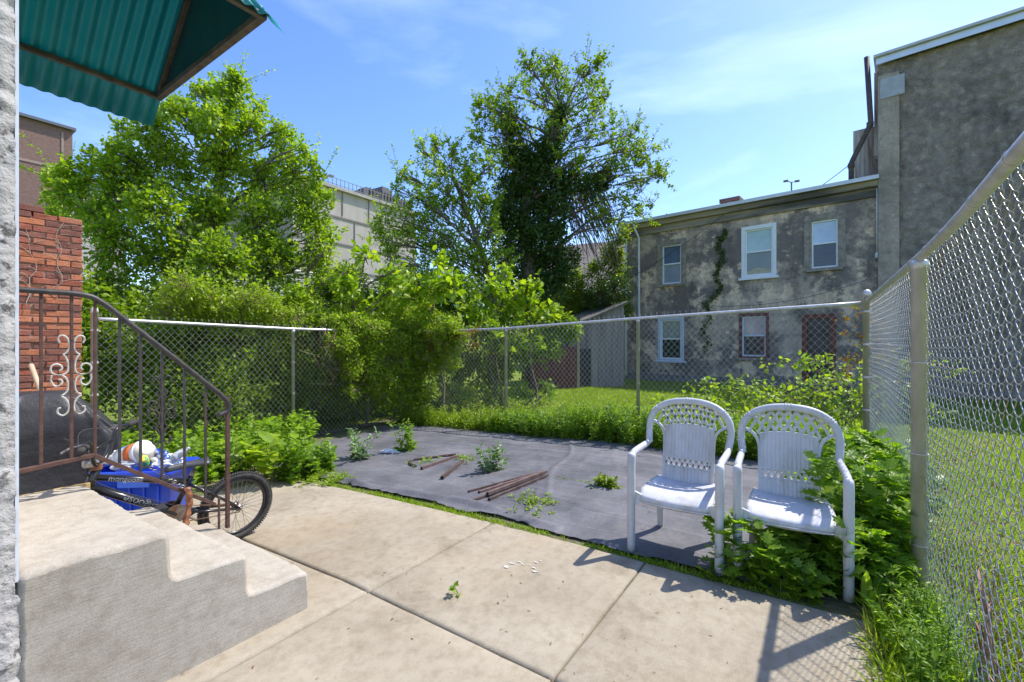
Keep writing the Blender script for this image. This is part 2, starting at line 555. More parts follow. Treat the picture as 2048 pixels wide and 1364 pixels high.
def tubes_np(name, A, B, ra, rb, mat, parent=None, n=3):
    """many straight tapered sticks A->B"""
    A = np.asarray(A, float); B = np.asarray(B, float); m = len(A)
    d = nrmz(B - A)
    up = np.where(np.abs(d[:, 2:3]) < .9, np.array([[0, 0, 1.]]), np.array([[1., 0, 0]]))
    s = nrmz(np.cross(d, up)); t = np.cross(s, d)
    V = []
    for base, rad in ((A, ra), (B, rb)):
        rad = np.broadcast_to(np.asarray(rad, float), (m,))[:, None]
        for k in range(n):
            a = 2 * PI * k / n
            V.append(base + rad * (s * math.cos(a) + t * math.sin(a)))
    V = np.stack(V, 1)   # m, 2n, 3
    f = np.array([(k, (k + 1) % n, n + (k + 1) % n, n + k) for k in range(n)]).ravel()
    loops = (f[None] + (np.arange(m) * 2 * n)[:, None]).ravel()
    me = np_mesh(name, V.reshape(-1, 3), loops, np.full(m * n, 4))
    return link_mesh(name, me, mat, parent)


class Fol:
    """collects leaves and twigs, then makes one crown mesh and one twig mesh"""

    def __init__(self):
        self.p = []; self.d = []; self.n = []; self.s = []
        self.a = []; self.b = []

    def clump(self, c, r, twigs, per, size, bias=(0, 0, 0.2), inner=0.25, jit=1.0, droop=0.15, tmin=0.3, upn=1.0):
        c = np.array(c, float); r = np.array(r if hasattr(r, '__len__') else (r, r, r), float)
        dirs = nrmz(rng.normal(size=(twigs, 3)) + np.array(bias))
        end = c + dirs * r * rng.uniform(.6, 1.08, (twigs, 1))
        st = c + dirs * r * rng.uniform(0, inner, (twigs, 1)) + rng.normal(size=(twigs, 3)) * r * .12
        self.a.append(st); self.b.append(end)
        t = rng.uniform(tmin, 1.03, (twigs, per))[..., None]
        pos = st[:, None] * (1 - t) + end[:, None] * t + rng.normal(size=(twigs, per, 3)) * size * .55 * jit
        td = nrmz(end - st)[:, None]
        D = nrmz(td * .7 + rng.normal(size=pos.shape) * .6 + np.array([0, 0, -droop]))
        Nn = nrmz(rng.normal(size=pos.shape) * .55 + np.array([0, 0, upn]))
        self.p.append(pos.reshape(-1, 3)); self.d.append(D.reshape(-1, 3)); self.n.append(Nn.reshape(-1, 3))
        self.s.append(size * rng.uniform(.35, 1.4, twigs * per))

    def sprig(self, a, b, per, size, width, tmin=0.0):
        """leaves crowded round one stem a->b"""
        a = np.array(a, float); b = np.array(b, float)
        self.a.append(a[None]); self.b.append(b[None])
        t = rng.uniform(tmin, 1.0, per)[:, None]
        ax = nrmz(b - a)
        off = rng.normal(size=(per, 3)); off -= (off @ ax)[:, None] * ax; off = nrmz(off)
        pos = a + (b - a) * t + off * width * rng.uniform(0, .3, (per, 1))
        self.p.append(pos); self.d.append(nrmz(off * 1.0 + ax * .45 + rng.normal(size=(per, 3)) * .25))
        self.n.append(nrmz(ax * .9 + np.array([0, 0, .5]) + rng.normal(size=(per, 3)) * .3))
        self.s.append(size * rng.uniform(.55, 1.15, per) * (1.1 - .3 * t[:, 0]))

    def make(self, leafname, twigname, tmpl, lm, tm, parent, tr=0.006, tre=0.002):
        o = leaves(leafname, np.concatenate(self.p), np.concatenate(self.d), np.concatenate(self.n), np.concatenate(self.s), tmpl, lm, parent)
        if twigname:
            tubes_np(twigname, np.concatenate(self.a), np.concatenate(self.b), tr, tre, tm, parent)
        return o


# =================================================================== GROUND
def ground_sheet():
    us = np.concatenate([np.linspace(-120, -6, 12), np.linspace(-5, 16, 106), np.linspace(18, 200, 16)])
    vs = np.concatenate([np.linspace(-160, -8, 12), np.linspace(-7, 14, 106), np.linspace(16, 200, 16)])
    V = []
    for u in us:
        for v in vs:
            z = gz(u, v) - 0.035
            if 2.85 < u < 60: z += 0.02 * mnoise.noise((u * .8, v * .8, 0))
            V.append((u, v, z))
    n = len(vs)
    F = [(i * n + j, (i + 1) * n + j, (i + 1) * n + j + 1, i * n + j + 1) for i in range(len(us) - 1) for j in range(n - 1)]
    me = bpy.data.meshes.new('lawn'); me.from_pydata(V, [], F); smooth_mesh(me)
    m, nt, b = new_mat('lawn_turf')
    n1 = noise(nt, 1.2, 8, 0.7)
    r1 = ramp(nt, [(0.35, (0.13, 0.21, 0.02)), (0.5, (0.19, 0.27, 0.03)), (0.68, (0.27, 0.28, 0.07))])
    nt.links.new(n1.outputs['Fac'], r1.inputs['Fac'])
    n2 = noise(nt, 45, 5, 0.7)
    r2 = ramp(nt, [(0.3, (0.35, 0.35, 0.3)), (0.6, (1.15, 1.15, 1.1))])
    nt.links.new(n2.outputs['Fac'], r2.inputs['Fac'])
    c = mixc(nt, 0.9, r1.outputs[0], r2.outputs[0], 'MULTIPLY')
    n3 = noise(nt, 2.6, 7, 0.7)
    r3 = ramp(nt, [(0.60, (0, 0, 0)), (0.72, (0.8, 0.8, 0.8))])
    nt.links.new(n3.outputs['Fac'], r3.inputs['Fac'])
    c = mixc(nt, r3.outputs[0], c.outputs[0], (0.30, 0.22, 0.13))
    nt.links.new(c.outputs[0], b.inputs['Base Color'])
    b.inputs['Roughness'].default_value = 0.95; b.inputs['Specular IOR Level'].default_value = 0.1
    bump(nt, b, n2.outputs['Fac'], 1.0, 0.03)
    tag(link_mesh('lawn', me, m), kind='structure')


ground_sheet()


def soil_bed():
    us = np.linspace(2.5, 7.2, 40); vs = np.linspace(-0.62, 7.6, 70)
    V = [(u, v, gz(u, v) - 0.012 + 0.012 * mnoise.noise((u * 2, v * 2, 3))) for u in us for v in vs]
    n = len(vs)
    F = [(i * n + j, (i + 1) * n + j, (i + 1) * n + j + 1, i * n + j + 1) for i in range(len(us) - 1) for j in range(n - 1)]
    b0 = len(V)
    us2 = np.linspace(-1.5, 2.5, 30); vs2 = np.linspace(4.9, 7.6, 20)
    V += [(u, v, gz(u, v) - 0.012) for u in us2 for v in vs2]
    n = len(vs2)
    F += [(b0 + i * n + j, b0 + (i + 1) * n + j, b0 + (i + 1) * n + j + 1, b0 + i * n + j + 1) for i in range(len(us2) - 1) for j in range(n - 1)]
    b0 = len(V)
    us2 = np.linspace(-1.5, 2.5, 30); vs2 = np.linspace(-0.62, -0.1, 8)
    V += [(u, v, gz(u, v) - 0.012) for u in us2 for v in vs2]
    n = len(vs2)
    F += [(b0 + i * n + j, b0 + (i + 1) * n + j, b0 + (i + 1) * n + j + 1, b0 + i * n + j + 1) for i in range(len(us2) - 1) for j in range(n - 1)]
    me = bpy.data.meshes.new('soil'); me.from_pydata(V, [], F); smooth_mesh(me)
    m = M('soil', (0.10, 0.085, 0.055), (0.20, 0.16, 0.10), 14, 0.95, bs=0.8, bscale=60, bd=0.02, c3=(0.10, 0.14, 0.03), c3scale=3, c3lo=0.45, c3hi=0.6)
    tag(link_mesh('soil', me, m), kind='structure')


soil_bed()


def edge_u(v):      # outer edge of the patio
    return 2.86 - 0.012 * max(v - 1, 0) + 0.012 * math.sin(v * 2.1) + (0.05 if v < 0.6 else 0) * (0.6 - v)


def patio():
    mb = MB()
    joints_u = [-3.0, 0.40, 1.652, 2.9]
    joints_v = [-0.24, 0.92, 2.10, 5.1]
    g = 0.0055
    for i in range(3):
        for j in range(3):
            u0, u1 = joints_u[i] + g, joints_u[i + 1] - g
            v0, v1 = joints_v[j] + g, joints_v[j + 1] - g
            nu, nv = max(2, int((u1 - u0) / 0.2)), max(2, int((v1 - v0) / 0.12))
            tilt = random.uniform(-0.004, 0.004)
            grid = []
            def pt(a, b):
                v = v0 + (v1 - v0) * b
                uu1 = edge_u(v) if i == 2 else u1
                u = u0 + (uu1 - u0) * a
                wob = 0.004 * mnoise.noise((v * 9, u * 9, i + j * 3.))
                du = wob if a in (0, 1) else 0
                dv = wob if b in (0, 1) else 0
                if i == 2 and a == 1: du = 0.018 * mnoise.noise((v * 5, 3.3, 1))
                # rounded arris
                e = min(a * (uu1 - u0), (1 - a) * (uu1 - u0), b * (v1 - v0), (1 - b) * (v1 - v0))
                dz = -0.006 if e < 0.001 else 0
                return (u + du, v + dv, gz(u, v) + dz + tilt * (a - .5))
            As = [0, .02] + [k / nu for k in range(1, nu)] + [.98, 1]
            Bs = [0, .012] + [k / nv for k in range(1, nv)] + [.988, 1]
            vs = [pt(a, b) for a in As for b in Bs]
            n = len(Bs); fs = []
            for a in range(len(As) - 1):
                for b in range(n - 1):
                    fs.append((a * n + b, (a + 1) * n + b, (a + 1) * n + b + 1, a * n + b + 1))
            # skirt
            ring = [(a, 0) for a in range(len(As))] + [(len(As) - 1, b) for b in range(1, n)] + [(a, n - 1) for a in range(len(As) - 2, -1, -1)] + [(0, b) for b in range(n - 2, 0, -1)]
            base = len(vs)
            for a, b in ring:
                p = vs[a * n + b]; vs.append((p[0], p[1], p[2] - 0.09))
            for k in range(len(ring)):
                k2 = (k + 1) % len(ring)
                fs.append((ring[k][0] * n + ring[k][1], ring[k2][0] * n + ring[k2][1], base + k2, base + k))
            mb.add(vs, fs)
    me = mb.mesh('patio', True)
    tag(link_mesh('patio', me, CONC), kind='structure')
    # dirt in the joints
    d = MB()
    for u in joints_u[1:3]:
        for k in range(27):
            v_ = -.2 + 5.3 * (k + .5) / 27
            d.box((u, v_, gz(u, v_) - 0.027), (0.03, 5.3 / 27, 0.02))
    for v in joints_v[1:3]:
        d.box((0.0, v, -0.026), (5.6, 0.03, 0.02))
    tag(d.build('joint_dirt', M('joint_dirt', (0.10, 0.075, 0.05), (0.22, 0.17, 0.10), 30, 0.95)), kind='structure')


patio()


def fabric():
    us = np.linspace(2.93, 6.02, 160); vs = np.linspace(0.15, 6.55, 300)
    V = []
    rs = random.Random(3)
    for u in us:
        for v in vs:
            a = (u - 2.93) / 3.09
            uu = u
            if a == 0: uu += 0.07 * mnoise.noise((v * 2.2, 0, 5)) + 0.03 * mnoise.noise((v * 11, 0, 5))
            if a >= 0.999: uu += 0.12 * mnoise.noise((v * 1.1, 7, 5))
            z = gz(u, v) + 0.008 + 0.012 * mnoise.noise((u * 1.3, v * 1.3, 9)) + 0.005 * mnoise.noise((u * 4, v * 4, 2))
            # long wrinkles running along v and a folded near edge
            for k, (uc, am, wv) in enumerate(((5.05, 0.028, .05), (5.42, 0.02, .04), (4.15, 0.014, .03), (3.55, 0.014, .03), (4.6, 0.01, .03))):
                c = uc + 0.10 * math.sin(v * (0.9 + k * .3) + k) + 0.03 * mnoise.noise((v * 2, k, 0))
                z += am * math.exp(-((u - c) / wv) ** 2) * (0.6 + 0.6 * mnoise.noise((v * 1.5, k * 3., 4)))
            if v > 1.6:
                z += 0.05 * math.exp(-((u - 3.02 - .03 * math.sin(v * 3)) / .045) ** 2) * max(0, .55 + mnoise.noise((v * 2.6, 1, 1)))
            nn_ = mnoise.noise((u * 1.6 + 3, v * 0.9, 6)); z += 0.011 * max(0, 1 - abs(nn_) * 5) * (.5 + mnoise.noise((u, v, 12)))
            nn_ = mnoise.noise((u * 0.9 + 3, v * 2.3, 16)); z += 0.006 * max(0, 1 - abs(nn_) * 5)
            z += 0.012 * math.exp(-((v - 1.9 - 0.35 * (u - 3) + .05 * math.sin(u * 4)) / .03) ** 2)
            z += 0.012 * math.exp(-((v - 5.0 + 0.5 * (u - 4) + .05 * math.sin(u * 4)) / .03) ** 2)
            V.append((uu, v, z))
    n = len(vs)
    F = [(i * n + j, (i + 1) * n + j, (i + 1) * n + j + 1, i * n + j + 1) for i in range(len(us) - 1) for j in range(n - 1)]
    me = bpy.data.meshes.new('landscape_fabric'); me.from_pydata(V, [], F); smooth_mesh(me)
    m, nt, b = new_mat('woven_weed_fabric')
    n1 = noise(nt, 1.6, 7, 0.65)
    r1 = ramp(nt, [(0.35, (0.080, 0.081, 0.094)), (0.65, (0.165, 0.163, 0.18))])
    nt.links.new(n1.outputs['Fac'], r1.inputs['Fac'])
    n2 = noise(nt, 5, 7, 0.75)
    r2 = ramp(nt, [(0.58, (0, 0, 0)), (0.8, (0.6, 0.6, 0.6))])
    nt.links.new(n2.outputs['Fac'], r2.inputs['Fac'])
    c = mixc(nt, r2.outputs[0], r1.outputs[0], (0.20, 0.18, 0.155))
    wv = nt.nodes.new('ShaderNodeTexWave'); wv.bands_direction = 'X'; wv.inputs['Scale'].default_value = 1.05
    wv.inputs['Distortion'].default_value = 0.15
    t = nt.nodes.new('ShaderNodeTexCoord'); nt.links.new(t.outputs['Object'], wv.inputs['Vector'])
    r3 = ramp(nt, [(0.9992, (0, 0, 0)), (1.0, (0.16, 0.16, 0.16))])
    nt.links.new(wv.outputs['Fac'], r3.inputs['Fac'])
    c = mixc(nt, r3.outputs[0], c.outputs[0], (0.45, 0.50, 0.50))
    n9 = noise(nt, 38, 5, 0.8)
    r9 = ramp(nt, [(0.3, (0.7, 0.7, 0.7)), (0.62, (1.15, 1.13, 1.1))]); nt.links.new(n9.outputs['Fac'], r9.inputs['Fac'])
    c = mixc(nt, 0.9, c.outputs[0], r9.outputs[0], 'MULTIPLY')
    nt.links.new(c.outputs[0], b.inputs['Base Color'])
    b.inputs['Roughness'].default_value = 0.62; b.inputs['Specular IOR Level'].default_value = 0.45
    w2 = noise(nt, 160, 2, 0.6, stretch=(6, .4, 1))
    bump(nt, b, w2.outputs['Fac'], 0.5, 0.004)
    o = link_mesh('landscape_fabric', me, m)
    tag(o, 'black woven weed barrier fabric laid wrinkled over the garden bed', 'landscape fabric')


fabric()


# =================================================================== NEAR HOUSE, STEPS, AWNING
def house_near():
    h = empty('house', (0.32, 2.23, 0), 0, 'white rough stucco house corner at the left edge beside the steps', 'house')
    # walls: bumpy side wall in the v = 2.23 plane
    V = []; F = []
    us = np.linspace(-1.6, 0, 170); zs = np.linspace(-0.05, 4.2, 340)
    def disp(u, z):
        return 0.010 * mnoise.noise((u * 14, z * 24, 0)) + 0.010 * max(0, mnoise.noise((u * 22, z * 60, 4)) + .1)
    for u in us:
        for z in zs:
            du = 0.012 if z < 0.55 else 0
            e = 0.012 * math.exp(-((0 - u) / .02) ** 2)
            V.append((u + (du if u > -0.05 else 0) + 0.006 * mnoise.noise((z * 25, 1, 1)) * (u > -.03), -disp(u, z) + e, z))
    n = len(zs)
    F = [(i * n + j, (i + 1) * n + j, (i + 1) * n + j + 1, i * n + j + 1) for i in range(len(us) - 1) for j in range(n - 1)]
    me = bpy.data.meshes.new('wall'); me.from_pydata(V, [], F); smooth_mesh(me)
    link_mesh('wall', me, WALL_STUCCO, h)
    mb = MB()
    mb.box((-3.01, 2.9, 2.1), (6.0, 5.76, 4.3))
    mb.box((-3.8, 0.01, 2.1), (4.4, 0.06, 4.3))
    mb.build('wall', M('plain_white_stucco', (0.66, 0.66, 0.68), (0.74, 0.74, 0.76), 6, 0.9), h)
    mb = MB(); mb.box((-3.0, 2.9, 4.32), (6.3, 6.1, 0.12)); mb.build('roof', M('roof_dark', (0.08, 0.08, 0.08)), h)
    mb = MB(); mb.box((0.0045, 0.056, 1.95), (0.009, 0.085, 2.72)); mb.build('door_trim', WHITE_PVC, h)


house_near()


def steps():
    prof = [(0.325, -0.04), (1.385, -0.04), (1.375, 0.195), (1.075, 0.205), (1.065, 0.40), (0.768, 0.41), (0.755, 0.61), (0.325, 0.615)]
    bm = bmesh.new()
    # subdivided profile extruded along v so that a noise displacement reads as hand-cast
    nv = 60
    pts = []
    for i in range(len(prof)):
        a = prof[i]; b = prof[(i + 1) % len(prof)]
        L = math.hypot(b[0] - a[0], b[1] - a[1]); k = max(1, int(L / 0.02))
        for t in range(k):
            pts.append((a[0] + (b[0] - a[0]) * t / k, a[1] + (b[1] - a[1]) * t / k))
    # round profile corners
    for _ in range(2):
        q = []
        for i in range(len(pts)):
            p0, p1, p2 = pts[i - 1], pts[i], pts[(i + 1) % len(pts)]
            q.append(((p0[0] + 2 * p1[0] + p2[0]) / 4, (p0[1] + 2 * p1[1] + p2[1]) / 4))
        pts = q
    rows = []
    vv = [0, .004, .011, .02] + list(np.linspace(.04, 1.13, nv)) + [1.15, 1.159, 1.166, 1.17]
    for s in vv:
        e = min(s, 1.17 - s)
        inset = 0.018 * (1 - min(e / .018, 1)) ** 2
        row = []
        for i, (x, z) in enumerate(pts):
            p0, p2 = pts[i - 1], pts[(i + 1) % len(pts)]
            tx, tz = p2[0] - p0[0], p2[1] - p0[1]; l = math.hypot(tx, tz) or 1
            nx, nz = tz / l, -tx / l        # outward for this winding
            d = 0.005 * mnoise.noise((x * 9, s * 9, z * 9)) + 0.004 * mnoise.noise((x * 40, s * 40, z * 40)) - inset
            if z < 0: d = 0
            row.append(bm.verts.new((x + nx * d, 2.232 + s + 0, z + nz * d)))
        rows.append(row)
    n = len(pts)
    for a in range(len(rows) - 1):
        for i in range(n):
            j = (i + 1) % n
            bm.faces.new((rows[a][i], rows[a][j], rows[a + 1][j], rows[a + 1][i]))
    bm.faces.new(rows[0]); bm.faces.new(list(reversed(rows[-1])))
    bmesh.ops.recalc_face_normals(bm, faces=bm.faces)
    me = bpy.data.meshes.new('concrete_steps'); bm.to_mesh(me); bm.free()
    for p in me.polygons: p.use_smooth = len(p.vertices) < 5
    o = link_mesh('concrete_steps', me, STEPC)
    tag(o, 'cast concrete stoop of three broad steps against the white stucco wall', 'steps')
    mb = MB(); mb.box((0.55, 3.412, 0.585), (0.45, 0.018, 0.05))
    o = mb.build('wood_strip', M('yellow_pine', (0.45, 0.30, 0.10), (0.55, 0.38, 0.16), 10, 0.7, stretch=(.2, 1, 1)), bevel=.003)
    tag(o, 'thin yellow wooden strip along the far edge of the concrete landing', 'wood strip')


steps()


def awning():
    a = empty('awning', (0.33, 2.91, 3.0), 0, 'teal corrugated plastic awning on a dark iron frame above the steps', 'awning')
    m, nt, b = new_mat('teal_corrugated')
    n1 = noise(nt, 4, 6, 0.6)
    r1 = ramp(nt, [(0.3, (0.010, 0.20, 0.21)), (0.7, (0.03, 0.30, 0.29))])
    nt.links.new(n1.outputs['Fac'], r1.inputs['Fac'])
    nt.links.new(r1.outputs[0], b.inputs['Base Color'])
    b.inputs['Roughness'].default_value = 0.35
    tr = nt.nodes.new('ShaderNodeBsdfTranslucent'); tr.inputs['Color'].default_value = (0.03, 0.44, 0.47, 1)
    mx = nt.nodes.new('ShaderNodeMixShader'); mx.inputs[0].default_value = 0.38
    nt.links.new(b.outputs[0], mx.inputs[1]); nt.links.new(tr.outputs[0], mx.inputs[2])
    nt.links.new(mx.outputs[0], nt.nodes['Material Output'].inputs['Surface'])
    pk = 0.65   # peak above the eave bar
    for side, over in ((1, 0.17), (-1, 0.05)):
        V = []; F = []
        us = np.linspace(0.0, 0.835, 150)
        L = 0.65 + over
        for u in us:
            for k, t in enumerate((0, .25, .5, .75, 1)):
                d = L * t
                c = 0.0085 * math.cos(2 * PI * u / 0.068)
                rag = (0.006 * mnoise.noise((u * 30, 0, 0))) if t == 1 else 0
                V.append((u, side * (d + rag) + side * c * .7, pk - d + c * .7 + 0.03))
        F = [(i * 5 + j, (i + 1) * 5 + j, (i + 1) * 5 + j + 1, i * 5 + j + 1) for i in range(len(us) - 1) for j in range(4)]
        me = bpy.data.meshes.new('corrugated_panel'); me.from_pydata(V, [], F); smooth_mesh(me)
        o = link_mesh('corrugated_panel', me, m, a)
        so_ = o.modifiers.new('t', 'SOLIDIFY'); so_.thickness = 0.0015
    # torn sliver of sheet at the near outer corner
    mb = MB()
    for k in range(6):
        s = Vector((0.80 + .008 * k, -0.66 - .004 * k, 0.03 - .01 * k))
        mb.add([s, s + Vector((0.05 + .01 * (k % 3), -.012, -.03 - .008 * (k % 2))), s + Vector((.01, -.012, .002))], [(0, 1, 2)])
    mb.build('torn_sheet_edge', m, a)
    fr = M('awning_iron', (0.075, 0.06, 0.05), (0.15, 0.12, 0.095), 18, 0.6, 0.2, bs=0.3, bscale=80, c3=(0.22, 0.13, 0.08), c3scale=7, c3lo=0.6, c3hi=0.8)
    U = 0.815
    for nm, p, q, w_, h_ in (('frame_bar', (0, .65, 0), (U, .65, 0), .03, .03),
                             ('frame_bar', (U, .668, 0), (U, -.668, 0), .035, .035),
                             ('frame_bar', (0, -.65, 0), (U, -.65, 0), .03, .03),
                             ('rafter', (U - .002, .635, 0.02), (U - .002, 0, pk - .01), .03, .03),
                             ('rafter', (U - .002, -.635, 0.02), (U - .002, 0, pk - .01), .03, .03),
                             ('rafter', (0.02, .635, 0.02), (0.02, 0, pk - .01), .03, .03),
                             ('ridge_bar', (0, 0, pk - .015), (U - .03, 0, pk - .015), .03, .03)):
        mb = MB(); mb.bar(p, q, w_, h_); mb.build(nm, fr, a, bevel=.004)
    mb = MB(); mb.prism([(U + .012, .64, .01), (U + .012, -.64, .01), (U + .012, 0, pk + .01)], (.004, 0, 0))
    mb.build('gable_panel', M('dark_teal_sheet', (0.01, 0.06, 0.065), (0.015, 0.09, 0.09), 5, 0.5), a)


awning()


# =================================================================== HAND RAILING
RV = 3.2


def railing():
    rl = empty('stair_railing', (0.34, RV, 0), 0, 'black and rusty iron stair railing with scrollwork on the far side of the steps', 'railing')
    ox, oy = 0.34, RV
    L = lambda u, z, dv=0.0: Vector((u - ox, dv, z))
    top = curve_pts([L(0.34, 1.655), L(0.55, 1.655), L(0.70, 1.65), L(0.775, 1.615), L(0.90, 1.50), L(1.10, 1.312), L(1.30, 1.12)], 36)
    end = curve_pts([L(1.30, 1.12), L(1.36, 1.062), L(1.405, 1.00), L(1.40, 0.955), L(1.34, 0.93)], 16)
    mb = MB(); mb.tube(top + end[1:], 0.015, 8, flat=1.3)
    mb.build('top_rail', BLACK_IRON, rl, True)
    mb = MB(); mb.bar(L(0.34, 0.765), L(0.745, 0.80), 0.03, 0.022); mb.build('bottom_rail', RUST_IRON, rl, bevel=.003)
    mb = MB(); mb.bar(L(0.74, 0.80), L(1.325, 0.365), 0.03, 0.022); mb.build('bottom_rail', RUST_IRON, rl, bevel=.003)

    def ztop(u):
        pts = [(0.34, 1.655), (0.55, 1.655), (0.70, 1.65), (0.775, 1.615), (0.90, 1.50), (1.10, 1.312), (1.36, 1.06)]
        return float(np.interp(u, [p[0] for p in pts], [p[1] for p in pts]))

    def zbot(u):
        return float(np.interp(u, [0.34, 0.745, 1.325], [0.765, 0.80, 0.365]))
    xs = [82, 143, 190, 239, 281, 324, 369, 411]
    cols = []
    for i, x in enumerate(xs):
        u = uofx(x, RV); cols.append(u)
        mb = MB(); mb.box(L(u, (ztop(u) + zbot(u)) / 2), (0.013, 0.013, ztop(u) - zbot(u)))
        mb.build('baluster', RUST_IRON if i < 3 else BLACK_IRON, rl, bevel=.002)
    un = uofx(455, RV) + 0.0
    mb = MB(); mb.box(L(un, (1.045 + 0.19) / 2), (0.022, 0.022, 1.045 - 0.19)); mb.build('newel_post', RUST_IRON, rl, bevel=.002)
    mb = MB(); mb.box(L(uofx(438, RV), (0.40 + .2) / 2), (0.011, 0.011, 0.22)); mb.build('baluster', RUST_IRON, rl)

    # scrolls: mirrored C curves either side of a baluster
    def scroll(u, x_, ytop_, sc, mat):
        """paired wrought scrolls; outline points measured from the stem (across, down)"""
        strokes = [[(-82, 52), (-96, 30), (-90, 8), (-62, 0), (-30, 18), (-18, 55), (-20, 92), (-42, 120), (-62, 128)],
                   [(-60, 128), (-34, 160), (-24, 200), (-30, 245), (-70, 266), (-128, 258), (-148, 230), (-138, 202), (-104, 192), (-72, 206), (-70, 228), (-88, 238)],
                   [(-142, 266), (-146, 300), (-120, 338), (-84, 336), (-66, 314), (-78, 296), (-94, 298)],
                   [(-70, 268), (-40, 288), (-24, 330), (-34, 380), (-72, 408)],
                   [(-72, 410), (-40, 430), (-18, 470), (-24, 515), (-60, 540), (-98, 520), (-96, 492), (-76, 488)]]
        Yd = u * CA + RV * SA
        for sd_ in (1, -1):
            allm = MB()
            for st in strokes:
                pts = [L(u - sd_ * a_ * -1 / 3.41 / 562 * -1 * sc, CH - (ytop_ + b_ / 3.41 * sc - HY) / FPX * Yd) for a_, b_ in st]
                allm.tube(curve_pts(pts, 4 * len(pts)), .0046, 6)
            allm.build('scroll', mat, rl, True)
    scroll(cols[1], 143, 671, 1.0, SCROLL)
    scroll(cols[5], 324, 752, .86, BLACK_IRON)
    return cols


rail_cols = railing()


# =================================================================== CHAIN LINK FENCES
PITCH = 0.082


